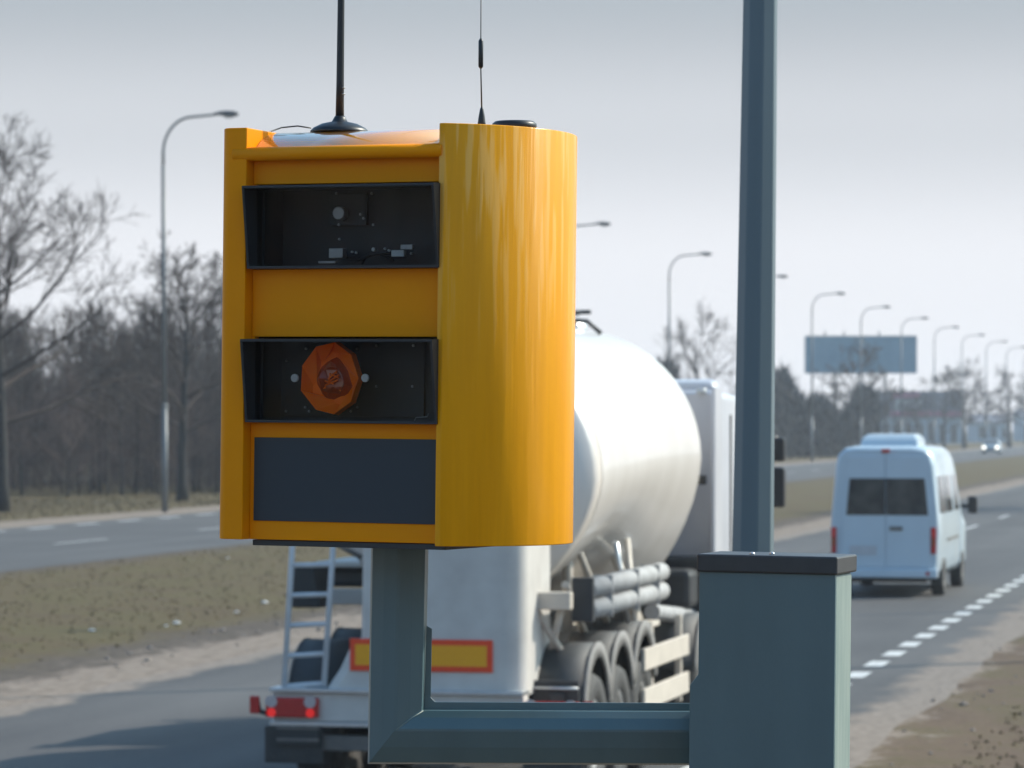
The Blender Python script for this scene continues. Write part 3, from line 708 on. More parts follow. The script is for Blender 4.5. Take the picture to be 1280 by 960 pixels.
def hood(zt, zb_, name='window_hood'):
    # open black frame: the upper edge stands further out than the lower
    po_t, po_b = .060, .034; th = .005; dp = .11
    l0, r0 = wl - .002, wr - .002
    b = MB()
    def q(x, y, z): return (x, y, z)
    def slab(p): b.add(p, [(0,1,2,3),(7,6,5,4),(0,4,5,1),(1,5,6,2),(2,6,7,3),(3,7,4,0)])
    ft, fb = FY - po_t, FY - po_b; zf = zt - .006
    # top, bottom, left, right walls
    slab([q(l0, FY+dp, zt), q(r0, FY+dp, zt), q(r0, ft, zf), q(l0, ft, zf), q(l0, FY+dp, zt-th), q(r0, FY+dp, zt-th), q(r0, ft, zf-th), q(l0, ft, zf-th)])
    slab([q(l0, FY+dp, zb_+th), q(r0, FY+dp, zb_+th), q(r0, fb, zb_+th), q(l0, fb, zb_+th), q(l0, FY+dp, zb_), q(r0, FY+dp, zb_), q(r0, fb, zb_), q(l0, fb, zb_)])
    for x0, x1 in ((l0, l0+th), (r0-th, r0)):
        slab([q(x0, ft, zf-th), q(x1, ft, zf-th), q(x1, FY+dp, zt-th), q(x0, FY+dp, zt-th), q(x0, fb, zb_+th), q(x1, fb, zb_+th), q(x1, FY+dp, zb_+th), q(x0, FY+dp, zb_+th)])
    h = hob(b, name, 'hood_black')
    b = MB(); b.box(l0+th, r0-th, FY+dp-.006, FY+dp+.004, zb_, zt); hob(b, 'back_board', 'inner_dark', parent=h)
    # leaning pane
    b = MB(); y0, y1 = FY+.002, FY-.006
    b.add([(l0+th, y0, zb_+th), (r0-th, y0, zb_+th), (r0-th, y1, zt-th-.003), (l0+th, y1, zt-th-.003), (l0+th, y0+.004, zb_+th), (r0-th, y0+.004, zb_+th), (r0-th, y1+.004, zt-th-.003), (l0+th, y1+.004, zt-th-.003)],
          [(0,1,2,3),(7,6,5,4),(0,4,5,1),(1,5,6,2),(2,6,7,3),(3,7,4,0)]); hob(b, 'pane', 'pane', parent=h)
    return h
h1 = hood(w1t, w1b); h2 = hood(w2t, w2b)
def disc(h, px, py, rpx, d, m, name, thick=.006, n=20):
    c = hp(px, py, d); r0 = rpx * 6.85/FPX; b = MB(); b.lathe([(r0, thick), (r0, .001), (r0*.85, 0)], (c.x, c.y-thick, c.z), 'y', n); return hob(b, name, m, parent=h)
def block(h, px, py, wpx, hpx, d, m, name, thick=.012):
    c = hp(px, py, d); s_ = 6.85/FPX; b = MB(); W = wpx*s_/math.cos(R(22))/2; H_ = hpx*s_/2
    b.box(c.x-W, c.x+W, c.y-thick, c.y, c.z-H_, c.z+H_); return hob(b, name, m, bevel=.0008, parent=h)
DB = FY+.100
disc(h1, 428, 267, 8.5, DB-.02, 'grey_metal', 'lens', .02, 24)
block(h1, 438, 262, 48, 40, DB-.001, 'hood_black', 'camera_mount', .012)
for px, py in ((421, 242), (465, 242), (424, 281), (467, 281), (451, 268), (455, 273)): disc(h1, px, py, 1.8, DB-.014, 'grey_metal', 'screw', .004, 8)
block(h1, 425, 317, 18, 12, DB-.03, 'grey_metal', 'circuit_box', .02)
block(h1, 500, 317, 16, 8, DB-.03, 'pale_plastic', 'connector', .012)
block(h1, 511, 309, 15, 6, DB-.04, 'grey_metal', 'connector', .012)
block(h1, 411, 328, 22, 3, DB-.04, 'grey_metal', 'rail', .01)
disc(h1, 469, 312, 2.6, DB-.03, 'pale_plastic', 'connector', .01, 12)
for px, py in ((441, 315), (446, 316), (482, 311), (487, 313), (515, 317), (425, 299)): disc(h1, px, py, 1.5, DB-.03, 'pale_plastic', 'screw', .006, 8)
c0 = [hp(px, py, DB-.035) for px, py in ((434, 322), (450, 325), (462, 318), (480, 316), (493, 318))]
b = MB(); b.tube(c0, .003, 8); hob(b, 'cable', 'black_plastic', parent=h1)
c0 = [hp(px, py, DB-.03) for px, py in ((452, 330), (458, 321), (474, 318), (492, 325))]
b = MB(); b.tube(c0, .0025, 8); hob(b, 'cable', 'black_plastic', parent=h1)
# lower window: orange flash filter, folded facets round a square tube
c = hp(417, 473, FY+.026); b = MB(); n = 9; r_ = random.Random(4); rings = []
for q, dy, rot in ((1.0, 0.0, 0), (.97, -.020, .0), (.60, .004, .35), (.40, .030, .6)):
    rings.append([(c.x + .064*q*math.cos(2*PI*k/n + rot)*((1, .97, 1.03, .93, 1.0, 1.04, .9, 1.02, .98)[k] if q > .9 else r_.uniform(.8, 1.25)), c.y + dy + (0 if q > .9 else r_.uniform(-.01, .01)), c.z + .073*q*math.sin(2*PI*k/n + rot)*(1 if q > .9 else r_.uniform(.8, 1.2))) for k in range(n)])
b.loft(rings[:3], True, False); fl = hob(b, 'flash_filter', 'orange', parent=h2)
b = MB(); b.loft([[(p[0], p[1]-.0015, p[2]) for p in rings[2]], [(c.x + (p[0]-c.x)*.72, p[1]-.012, c.z + (p[2]-c.z)*.70) for p in rings[2]], [(c.x + .006 + (p[0]-c.x)*.45, p[1]-.004, c.z + (p[2]-c.z)*.45) for p in rings[2]]], True, False); hob(b, 'inner_bowl', 'orange_deep', parent=h2)
b = MB(); b.box(c.x-.017, c.x+.028, c.y-.006, c.y+.02, c.z-.022, c.z+.022); hob(b, 'flash_tube', 'orange_deep', bevel=.006, parent=h2)
b = MB()
for k in range(7):
    a = k*.9; b.tube([(c.x+.0+.016*math.cos(a), c.y-.009, c.z+.014*math.sin(a*1.3)), (c.x+.006+.012*math.cos(a+2), c.y-.014, c.z+.012*math.sin(a+2.4))], .0018, 6)
hob(b, 'flash_filament', 'orange', parent=h2)
block(h2, 445, 473, 178, 96, DB+.004, 'inner_dark', 'mounting_plate', .008)
for px in (369, 457): disc(h2, px, 472.5, 5.2, FY+.014, 'pale_plastic', 'knob', .004, 20)
for px, py in ((383, 436), (447, 436), (471, 432), (517, 432), (359, 451), (471, 483), (516, 483), (382, 509), (387, 514), (439, 514), (447, 509), (358, 514)): disc(h2, px, py, 1.7, DB-.008, 'grey_metal', 'screw', .004, 8)
b = MB(); c1 = [hp(px, py, FY+.05) for px, py in ((518, 526), (520, 522), (534, 521), (536, 517))]
b.tube(c1, .0012, 6); hob(b, 'clip', 'grey_metal', parent=h2)

# bracket arm: pressed profile with mitred corner, in the picture plane at y = 7.02
ZA = 7.02
def ap(px, py, dy=0.0):
    r0 = ray(px, py); k = (ZA + dy)/r0.y; return Vector((0, 0, EYE)) + r0*k
# profile stations from the outer edge to the inner edge: (upright x px, beam y px, depth)
prof = [(461, 955, .045), (463, 953, -.010), (478, 934, -.024), (494, 914, -.032), (498, 911, -.032), (514, 897, -.024), (529, 888, -.013), (533, 886, .045)]
b = MB(); rings = [[ap(p[0]+3.0, 674, p[2]) for p in prof], [ap(p[0]-1.5 if i > 0 else 459.5, p[1], p[2]) for i, p in enumerate(prof)], [ap(885, p[1]+1.5, p[2]) for p in prof]]
b.loft(rings, True, False); o = b.build('bracket_arm', 'teal', None, .0012); o.parent = SC; o.matrix_local = INV.copy()
b = MB(); fl_ = [(540, 676), (540, 676)]
pf = [ap(533, 782, .02), ap(540, 786, .02), ap(538.5, 872, .02), ap(544, 877.5, .02), ap(864, 879, .02), ap(864, 890, .02), ap(530, 888, .02)]
pb = [p + Vector((0, .005, 0)) for p in pf]
b.loft([pf, pb], True, False); o = b.build('gusset_flange', 'teal', None, .0008); o.parent = SC; o.matrix_local = INV.copy()
# weld beads in the mitre
b = MB(); b.tube([ap(496, 912, -.032), ap(514, 898, -.025), ap(529, 888.5, -.015)], .0012, 6); o = b.build('weld_bead', 'teal_pale', None); o.parent = SC; o.matrix_local = INV.copy()
# square post box
PM = Matrix.Translation(((875-640)/FPX*6.88, 6.88, 0)) @ LEAN @ Matrix.Rotation(-R(18), 4, 'Z')
def pp(px, py, d=0.0): return meas(PM, px, py, 1, d)
PT = pp(960, 716).z; PW = pp(1044, 760).x; PX0 = pp(873.5, 760).x; PD = .155
def pob(b, name, m, bevel=0):
    o = b.build(name, m, None, bevel); o.parent = SC; o.matrix_local = INV @ PM; return o
# shift the box so that its lean is about the height in view
P0 = PX0
zj0, zj1 = pp(870, 843).z, pp(870, 857).z; xl2 = pp(862, 870).x
poly = [(P0, PT), (P0, zj0), (xl2, zj1), (xl2, -.1), (PW, -.1), (PW, PT)]
b = MB(); b.prism([(x, z) for x, z in poly], 0, .012, 'y'); pob(b, 'front_door', 'teal', .0016)
b = MB(); b.box(P0+.003, PW-.002, .0125, PD, -.1, PT-.002); pob(b, 'post_body', 'teal_pale', .004)
b = MB(); ct = pp(960, 694).z; cxl, cxr = pp(871, 704, -.006).x, pp(1047, 704, -.006).x
b.box(cxl, cxr, -.008, PD+.014, PT-.001, ct); pob(b, 'cap', 'cap', .004)
b = MB()
for px in (945, 965):
    q = pp(px, 693, .05); b.lathe([(.006, 0), (.005, .003), (.002, .005)], (q.x, .05 if px > 950 else .02, ct), n=10)
pob(b, 'rivets', 'alu')
b = MB(); b.box(-.1+P0, PW+.1, -.1, PD+.1, -.1, .03); pob(b, 'foundation', 'stone', .01)

# ------------------------------------------------------------------ aerials on the roof
def at_h(px, py, Y): return HM @ meas(HM, px, py, 1, Y)
def world_thing(name, loc, label, cat, group=None): return empty(name, Matrix.Translation(loc) @ LEAN, label, cat, group)
a0 = at_h(424.5, 165, .20); zc = (HM @ Vector((-.2, .20, -.046+.0502))).z
a0.z = zc
A1 = world_thing('aerial', a0, 'tall black rod aerial on a broad domed magnetic foot on the housing roof', 'aerial', 'aerials on the camera housing')
MB().lathe([(.058, 0), (.059, .003), (.052, .010), (.036, .018), (.016, .0225), (.012, .03), (.0095, .034)], n=36).build('magnetic_foot', 'black_plastic', A1)
MB().tube([(0,0,.022), (0.0,0,.10), (0,0,.34), (0,0,.52)], [.0088, .0078, .0066, .006], 14).build('rod', 'black_plastic', A1)
b = MB()
for z in (.075, .088): b.lathe([(.002, 0), (.0045, .001), (.0045, .003), (.002, .004)], (.006, -.003, z), n=8)
b.build('set_screws', 'grey_metal', A1)
cab = []
for px, py, Y in ((389, 160, .20), (372, 157.5, .19), (352, 159.5, .16), (335, 165.5, .12), (327, 170, .09)):
    cab.append(A1.matrix_world.inverted() @ at_h(px, py, Y))
cab.append(cab[-1] + Vector((-.012, .0, -.008)))
MB().tube(cab, .0016, 6).build('cable', 'black_plastic', A1)
a1 = at_h(602, 158, .10); a1.z = (HM @ Vector((0.03, .10, 0))).z
A2 = world_thing('aerial', a1, 'thin whip aerial with a swollen mid section on top of the curved cheek', 'aerial', 'aerials on the camera housing')
MB().lathe([(.0085, 0), (.0075, .008), (.006, .020), (.0035, .034), (.002, .037)], n=14).build('foot', 'black_plastic', A2)
MB().tube([(0,0,.03), (-.003,0,.12), (-.004,0,.3)], [.0016, .0012, .001], 8).build('whip', 'dark', A2)
MB().tube([(-.0028,0,.112), (-.0029,0,.116), (-.0031,0,.165), (-.0033,0,.170)], [.002, .0048, .0048, .002], 12).build('loading_coil', 'black_plastic', A2)
a2 = at_h(643, 160, .19); a2.z = (HM @ Vector((0.05, .19, 0))).z
b = MB(); b.lathe([(.040, 0), (.0435, .003), (.0435, .012), (.038, .0165), (.01, .018)], n=32)
o = b.build('antenna_puck', 'black_plastic', None); o.location = a2; tag(o, 'flat black round antenna puck on top of the curved cheek', 'antenna')

# ================================================================== TANKER TRUCK
T0 = 26.9
TM = RM(T0, 6.65); TR = empty('tanker_truck', TM, 'white bulk tanker lorry with its back to us on the near road', 'lorry')
def tv(px, py, v=None, y=None):
    return meas(TM, px, py, 0, v) if v is not None else meas(TM, px, py, 1, y)
def ringT(y, r, zc, zb, n=48, vk=1.0):
    out = []
    for k in range(n):
        a = 2*PI*k/n; c, s_ = math.cos(a), math.sin(a)
        if s_ >= 0: out.append((r*c, y, zc + r*s_*vk))
        else:
            q = -s_; x = r*math.copysign(max(0, 1 - q**1.6) ** .55, c)
            out.append((x, y, zc - (zc - zb)*q))
    return out
st = [(1.30, 1.19, 2.56, 1.42), (1.6, 1.21, 2.58, 1.45), (2.3, 1.22, 2.60, 1.60), (3.2, 1.225, 2.63, 1.66), (4.1, 1.23, 2.66, 1.48), (5.0, 1.23, 2.68, 1.25), (6.0, 1.23, 2.68, 1.10)]
b = MB(); b.loft([ringT(*s_) for s_ in st], False); tank = b.build('tank', 'tank_white', TR)
b = MB(); b.loft([ringT(y, r, z, zb) for y, r, z, zb in ((6.0, 1.23, 2.68, 1.22), (6.25, 1.17, 2.67, 1.32), (6.45, 1.0, 2.66, 1.55), (6.58, .7, 2.64, 1.9), (6.64, .3, 2.62, 2.3), (6.65, .02, 2.6, 2.58))]); b.build('front_head', 'tank_white', TR)
b = MB(); b.loft([ringT(y, r, z, zb) for y, r, z, zb in ((1.30, 1.188, 2.56, 1.42), (1.20, 1.13, 2.54, 1.46), (1.10, .95, 2.50, 1.55), (1.02, .65, 2.44, 1.75), (.97, .30, 2.35, 2.0), (.96, .02, 2.3, 2.28))]); b.build('rear_head', 'tank_white', TR)
for y in (2.2, 4.1, 5.3):
    h = MB().lathe([(.27, 3.78), (.27, 3.93), (.22, 3.97), (.05, 3.98)], (0, y, .0), n=20).build('manhole', 'alu', TR)
    b = MB(); b.tube([(-.2, y, 4.0), (.2, y, 4.04)], .02, 6); b.build('handle', 'dark', h)
b = MB(); b.box(-.60, -.25, 1.5, 6.0, 3.80, 3.83); b.build('walkway', 'alu', TR)
b = MB(); b.tube([(-.1, 5.1, 3.85), (-.05, 5.1, 3.99), (.30, 5.15, 3.96), (.42, 5.2, 3.85)], .022, 8); b.build('roof_pipe', 'dark', TR); b = MB(); b.tube([(-.1, 5.7, 3.85), (.05, 5.6, 4.06), (.25, 5.55, 4.06)], .022, 8); b.build('roof_pipe', 'dark', TR)
# rear skirt panel with rounded corner
def plan_skirt(zs):
    return
b = MB()
def skirt(z, l, r, d=.98):
    pts = [(l, d), (l, .10), (l+.03, .03), (l+.10, 0)] + [(r-.16 + .16*math.sin(a), .16 - .16*math.cos(a)) for a in [k*PI/2/12 for k in range(13)]] + [(r, d)]
    return [(x, y, z) for x, y in pts]
zt_ = 2.35
lv = lambda py: tv(530, py, y=0.0).z
hv = lambda px: tv(px, 800, y=0.05).x
b.loft([skirt(lv(868), hv(404), hv(657)), skirt(lv(838), hv(424), hv(657)), skirt(lv(803), hv(440), hv(657)), skirt(lv(799), hv(450), hv(657)), skirt(lv(740), hv(451), hv(657)), skirt(lv(690), hv(452), hv(657)), skirt(zt_, hv(453), hv(657))], True, False)
b.build('rear_skirt', 'dusty_white', TR)
# reflective marker plate
x0, x1, z0, z1 = hv(440), hv(618), lv(839.5), lv(799)
pl_ = MB().box(x0, x1, -.018, -.006, z0, z1).build('marker_plate', 'reflect_red', TR, .004)
MB().box(x0+.045, x1-.045, -.023, -.0185, z0+.045, z1-.045).build('marker_field', 'reflect_yel', pl_)
# rear beam with lamps
zb1, zb0 = lv(868), lv(904)
MB().box(-1.22, hv(657), -.02, .16, zb0, zb1).build('rear_beam', 'dusty_white', TR, .01)
MB().box(hv(657)+.003, 1.22, -.015, .155, zb0, zb0+.12).build('lamp_bracket', 'dusty_white', TR, .01)
MB().box(-1.24, hv(657), -.06, .20, zb1+.002, zb1+.035).build('rear_shelf', 'alu', TR, .005)
MB().box(-1.24, 1.24, -.04, .14, zb0-.04, zb0-.003).build('lower_rail', 'alu', TR, .005)
for s_ in (-1, 1):
    xa = hv(337) if s_ < 0 else -hv(403); xb = hv(403) if s_ < 0 else -hv(337)
    c = MB().box(xa, xb, -.075, -.0225, lv(899), lv(874)).build('tail_lamp', 'red_lens', TR, .012)
    for f in (.12, .85):
        X_ = xa + (xb-xa)*f
        MB().lathe([(.034, -.083), (.034, -.074)], (X_, 0, lv(893)), 'y', 20).build('lit_bulb', 'tail_lit', c)
        MB().lathe([(.048, -.087), (.048, -.0745)], (X_, 0, lv(879)), 'y', 20).build('clear_lens', 'lens_pale', c)
    MB().box(xa-.02, xb+.02, -.02, -.003, .32, zb0-.045).build('mudflap', 'rubber', TR, .005)
    b = MB(); b.tube([(s_*1.24, -.03, zb0+.05), (s_*1.33, -.05, zb0+.08)], .02, 8); b.tube([(s_*1.33, -.06, zb0+.06), (s_*1.35, -.06, zb0+.19)], .032, 10); m_ = b.build('marker_stalk', 'dark', TR)
    MB().box(s_*1.345-.04, s_*1.345+.04, -.11, -.093, zb0+.06, zb0+.20).build('marker_lens', 'red_lens', m_, .01)
# number plate holder and bar under the lamps
x0, x1 = hv(352), hv(402)
hb = MB().box(x0, x1, -.05, -.028, lv(934), lv(912)).build('plate_holder', 'dark', TR, .004)
b = MB(); b.box(x0-.01, x1+.01, -.06, -.052, lv(914), lv(911)); b.box(x0-.01, x1+.01, -.06, -.052, lv(929), lv(925)); b.build('holder_frame', 'chassis', hb)
MB().box(-1.05, 1.05, .02, .14, .42, .54).build('underrun_bar', 'chassis', TR, .01)
# ladder
lad = MB(); rt = MB()
pL = [tv(355, 862, y=.06), tv(366, 676, y=.28)]; pR = [tv(405, 858, y=.06), tv(417, 676, y=.28)]
pL2 = pL[0] + (pL[1]-pL[0])*1.75; pR2 = pR[0] + (pR[1]-pR[0])*1.75
b = MB(); b.tube([pL[0], pL2], .024, 10); ld = b.build('ladder_rail', 'ladder', TR)
b = MB(); b.tube([pR[0], pR2], .024, 10); b.build('ladder_rail', 'ladder', TR)
for k in range(9):
    f = (.02 + .2035*k)
    b = MB(); b.tube([pL[0].lerp(pL[1], f), pR[0].lerp(pR[1], f)], .021, 8); b.build('ladder_rung', 'ladder', TR)
# chassis
for s_ in (-1, 1): MB().box(s_*.42-.06, s_*.42+.06, .6, 9.2, .95, 1.22).build('chassis_beam', 'cream', TR, .01)
b = MB(); cbz0, cbz1 = tv(690, 762, y=.55).z, tv(690, 740, y=.55).z
b.box(.35, tv(716, 750, y=.6).x, .50, .62, cbz0, cbz1); b.build('cross_beam', 'cream', TR, .01)
def strut(p, q, r0, m='cream'):
    MB().tube([p, q], r0, 8).build('strut', m, TR)
strut((.75, .55, 1.60), (1.02, .9, 1.02), .03); strut((1.0, .6, 1.58), (.80, .9, 1.0), .03); strut((.9, 1.2, 1.7), (.9, 2.2, 1.15), .035); strut((.7, 2.4, 2.1), (.9, 3.0, 1.3), .03)
strut((1.0, 3.4, 2.0), (1.12, 3.1, 1.25), .03); strut((.75, 4.0, 1.9), (1.0, 4.3, 1.1), .04); strut((.55, 3.0, 2.1), (.55, 3.0, 1.2), .05); strut((1.05, 2.6, 2.0), (1.1, 2.9, 1.3), .025, 'alu')
MB().box(.45, .5, .6, 2.2, 1.0, 1.55).build('support_web', 'cream', TR)
MB().box(.62, 1.0, 3.3, 3.9, 1.15, 1.6).build('valve_box', 'chassis', TR, .02)
b = MB(); b.lathe([(.18, 1.5), (.12, 1.2), (.09, 1.0)], (.0, 1.6, 0), n=16); b.tube([(0, 1.6, 1.0), (.1, 1.2, .9), (.5, .8, .85)], .07, 10); b.build('discharge_pipe', 'chassis', TR)
# hose tubes and their end box
eb = [tv(715, 722, y=.75), tv(742, 777, y=.75)]
HX = (eb[0].x + eb[1].x)/2
MB().box(eb[0].x, eb[1].x, .73, .80, eb[1].z, eb[0].z).build('tube_end_plate', 'dark', TR, .006)
zt1, zt2 = eb[0].z - .095, eb[1].z + .085
for z in (zt1, zt2):
    MB().lathe([(.083, .80), (.083, 4.25), (.06, 4.33)], (HX+.015, 0, z), 'y', 20).build('hose_tube', 'tube_grey', TR)
for yb in (1.5, 2.7, 3.7):
    b = MB(); b.box(HX-.07, HX+.1, yb, yb+.02, zt2-.085, zt1+.085); b.build('tube_bracket', 'tube_grey', TR)
# wheels and mudguards
def wheel(x, y, r0, wd, parent, s_, rimm='rim', wname='wheel'):
    b = MB(); h = wd/2
    b.lathe([(r0*.56, -h*.8), (r0*.62, -h), (r0*.93, -h), (r0*.99, -h*.75), (r0, -h*.5), (r0, h*.5), (r0*.99, h*.75), (r0*.93, h), (r0*.62, h), (r0*.56, h*.8)], (x, y, r0), 'x', 36)
    wo = b.build(wname, 'rubber', parent)
    b = MB(); o = s_*h
    b.lathe([(r0*.55, o*-.5), (r0*.60, o*.88), (r0*.50, o*.80), (r0*.42, o*.35), (r0*.22, o*.30), (r0*.18, o*.75), (r0*.06, o*.8)], (x, y, r0), 'x', 28); b.build('rim', rimm, wo)
    return wo
def mudguard(x0, x1, y, r0, zc, parent, s_):
    # curved guard with turned outer lip, open below
    b = MB(); n = 16; t_ = .02; rings = []
    for k in range(n+1):
        a = R(8) + R(164)*k/n; c, q = math.cos(a), math.sin(a)
        rings.append([(x0, y - r0*c, zc + r0*q), (x1, y - r0*c, zc + r0*q), (x1, y - (r0-t_)*c, zc + (r0-t_)*q), (x0, y - (r0-t_)*c, zc + (r0-t_)*q)])
    b.loft(rings, True, True); g = b.build('mudguard', 'fender', parent)
    b = MB(); rings = []; xo = x1 if s_ > 0 else x0
    for k in range(n+1):
        a = R(8) + R(164)*k/n; c, q = math.cos(a), math.sin(a)
        rings.append([(xo-.004, y-(r0+.006)*c, zc+(r0+.006)*q), (xo+.016*s_, y-(r0+.006)*c, zc+(r0+.006)*q), (xo+.016*s_, y-(r0-.115)*c, zc+(r0-.115)*q), (xo-.004, y-(r0-.115)*c, zc+(r0-.115)*q)])
    b.loft(rings, True, True); b.build('guard_lip', 'lip_dust', g)
for k, yy in enumerate((1.0, 2.05, 3.12)):
    for s_ in (-1, 1):
        wheel(s_*1.02, yy, .50, .36, TR, s_)
        xa, xb = (.80, 1.20) if s_ > 0 else (-1.22, -.80)
        mudguard(xa, xb, yy, .585, .66 + .03*k, TR, s_)
    MB().tube([(-.9, yy, .5), (.9, yy, .5)], .07, 10).build('axle', 'dark', TR)
b = MB(); b.box(.80, 1.18, .36, .39, .50, .98); b.box(.95, 1.07, .31, .36, .45, .88); b.build('rear_flap', 'rubber', TR, .01)
b = MB(); b.tube([(.8, .33, .92), (1.18, .33, .92)], .012, 6); b.build('flap_rod', 'alu', TR)
# clear side reflector sheet near the skirt corner
# side guard
g0 = tv(805, 838, v=1.22); g1 = tv(858, 806, v=1.22); g2 = tv(860, 848, v=1.22)
for zc_ in (g1.z, g2.z - .03):
    MB().box(1.19, 1.23, g0.y, g1.y+.1, zc_-.095, zc_+.095).build('guard_rail', 'cream', TR, .008)
for yy in (g0.y+.6, g1.y-.1): MB().box(1.13, 1.185, yy, yy+.07, g2.z-.2, 1.25).build('guard_post', 'cream', TR, .005)
MB().box(.55, 1.2, g0.y+.5, g0.y+.9, 1.22, 1.27).build('guard_bracket', 'cream', TR, .01)
MB().box(1.02, 1.12, g0.y+.25, g0.y+.4, 1.2, 1.42).build('bracket_post', 'cream', TR, .01)
for s_ in (-1, 1): 
    b = MB(); b.box(s_*.75-.06, s_*.75+.06, 6.4, 6.52, .25, 1.2); b.box(s_*.75-.13, s_*.75+.13, 6.33, 6.6, .2, .25); b.build('landing_leg', 'chassis', TR, .01)
# ribbed air hose
b = MB(); hp_ = []; hr = []
q0, q1 = tv(815, 765, v=1.0), tv(880, 772, v=1.0)
for k in range(61):
    f = k/60; hp_.append(q0.lerp(q1, f)); hr.append(.075 if (k % 6) < 3 else .058)
b.tube(hp_, hr, 12, sm=False); b.build('ribbed_hose', 'tube_grey', TR)
MB().lathe([(.05, 0), (.05, .05), (.02, .06)], tuple(tv(862, 821, v=1.16)), 'y', 12).build('side_marker', 'red_lens', TR)
# left side boxes seen through the ladder
q0, q1 = tv(364, 708, y=1.3), tv(398, 760, y=1.3)
b = MB(); b.add([(q0.x, 1.3, q1.z), (q1.x+.02, 1.3, q1.z), (q1.x-.05, 1.3, q0.z), (q0.x, 1.3, q0.z), (q0.x, 1.7, q1.z), (q1.x+.02, 1.7, q1.z), (q1.x-.05, 1.7, q0.z), (q0.x, 1.7, q0.z)], [(0,1,2,3),(7,6,5,4),(0,4,5,1),(1,5,6,2),(2,6,7,3),(3,7,4,0)]); b.build('tool_box', 'rubber', TR, .015)
q0, q1 = tv(399, 708, y=2.6), tv(446, 734, y=2.6)
MB().box(q0.x, q1.x+.1, 2.6, 3.6, q1.z, q0.z).build('air_tank', 'dark', TR, .05)
MB().box(q0.x+.02, q1.x+.1, 2.4, 3.5, q0.z+.002, q0.z+.05).build('tank_shelf', 'dusty_white', TR, .01)
q0, q1 = tv(404, 736, y=2.2), tv(450, 756, y=2.2)
MB().box(q0.x, q1.x+.1, 2.2, 2.3, q1.z, q0.z).build('side_plate', 'dusty_white', TR, .01)
strut(tv(420, 680, y=.5), tv(452, 697, y=.5), .02, 'chassis')
# tractor unit
CY = 7.15; CL = 2.65
cabz0 = 1.35
b = MB()
def csec(y, hw, z0, z1, rr=.10):
    pts = []
    for cx_, cz_, a0_ in ((hw-rr, z0+rr, -90), (hw-rr, z1-rr, 0), (-hw+rr, z1-rr, 90), (-hw+rr, z0+rr, 180)):
        for k in range(5): a = R(a0_ + 90*k/4); pts.append((cx_+rr*math.cos(a), y, cz_+rr*math.sin(a)))
    return pts
b.loft([csec(CY, 1.20, cabz0, 3.30), csec(CY+.08, 1.235, cabz0-.05, 3.34), csec(CY+1.5, 1.24, cabz0-.35, 3.30), csec(CY+2.3, 1.22, cabz0-.6, 2.9), csec(CY+2.5, 1.16, cabz0-.6, 2.0)]); b.build('cab', 'cab_white', TR)
b = MB(); b.loft([csec(CY+.15, 1.14, 3.1, 3.40, .06), csec(CY+.9, 1.08, 3.1, 3.46, .1), csec(CY+1.8, 1.0, 3.1, 3.38, .1), csec(CY+2.15, .9, 3.05, 3.2, .05)]); b.build('roof_fairing', 'cab_white', TR)
for s_ in (-1, 1):
    MB().box(s_*1.225-.02, s_*1.225+.02, CY-.42, CY+.02, cabz0+.0, 3.37).build('side_deflector', 'cab_white', TR, .015)
    MB().box(s_*1.245-.008, s_*1.245+.008, CY+.55, CY+.58, 1.5, 3.1).build('panel_gap', 'chassis', TR)
    MB().box(s_*1.248-.006, s_*1.248+.006, CY+1.25, CY+2.1, 2.1, 2.8).build('side_window', 'side_glass', TR, .003)
    m_ = tv(973, 561, y=CY+2.35); ar = MB(); ar.tube([(s_*1.2, CY+2.3, 2.86), (s_*(m_.x), CY+2.35, 2.86)], .025, 8); ar.tube([(s_*1.2, CY+2.3, 2.2), (s_*(m_.x), CY+2.35, 2.25)], .025, 8)
    mo = ar.build('mirror_arm', 'dark', TR)
    for za, zb2 in ((2.62, 2.87), (2.14, 2.56)): MB().box(s_*m_.x-.07, s_*m_.x+.07, CY+2.29, CY+2.42, za, zb2).build('mirror_housing', 'black_plastic', mo, .03)
MB().box(-1.1, 1.1, CY+2.38, CY+2.46, 2.0, 2.85).build('windscreen', 'car_glass', TR, .02)
MB().box(-1.2, 1.2, CY+2.3, CY+2.6, .35, .95).build('front_bumper', 'white', TR, .05)
for s_ in (-1, 1):
    MB().box(s_*.42-.05, s_*.42+.05, CY-2.2, CY+2.2, .85, 1.1).build('chassis_beam', 'dark', TR, .01)
    wheel(s_*.98, CY-1.0, .5, .5, TR, s_); wheel(s_*1.05, CY+1.6, .5, .32, TR, s_)
    MB().box(s_*1.15-.08 if s_ > 0 else -1.23, s_*1.15+.08 if s_ > 0 else -1.07, CY-.4, CY+.9, .4, 1.1).build('side_skirt', 'white', TR, .03)
    mudguard(*((.72, 1.23) if s_ > 0 else (-1.23, -.72)), CY-1.0, .6, .62, TR, s_)
MB().box(-1.15, 1.15, CY-.45, CY-.02, 1.1, 1.72).build('equipment_rack', 'rubber', TR, .04)
MB().box(.5, 1.1, CY-1.0, CY-.5, 1.25, 1.62).build('compressor', 'dark', TR, .06)
q0 = tv(872, 600, y=CY-.30)
MB().box(q0.x-.05, q0.x+.08, CY-.33, CY-.25, q0.z-.045, q0.z+.045).build('lock_handle', 'black_plastic', TR, .01)
MB().tube([(1.05, CY-.05, 3.30), (1.05, CY-.05, 3.36)], .05, 10).build('marker_light', 'pale_plastic', TR)

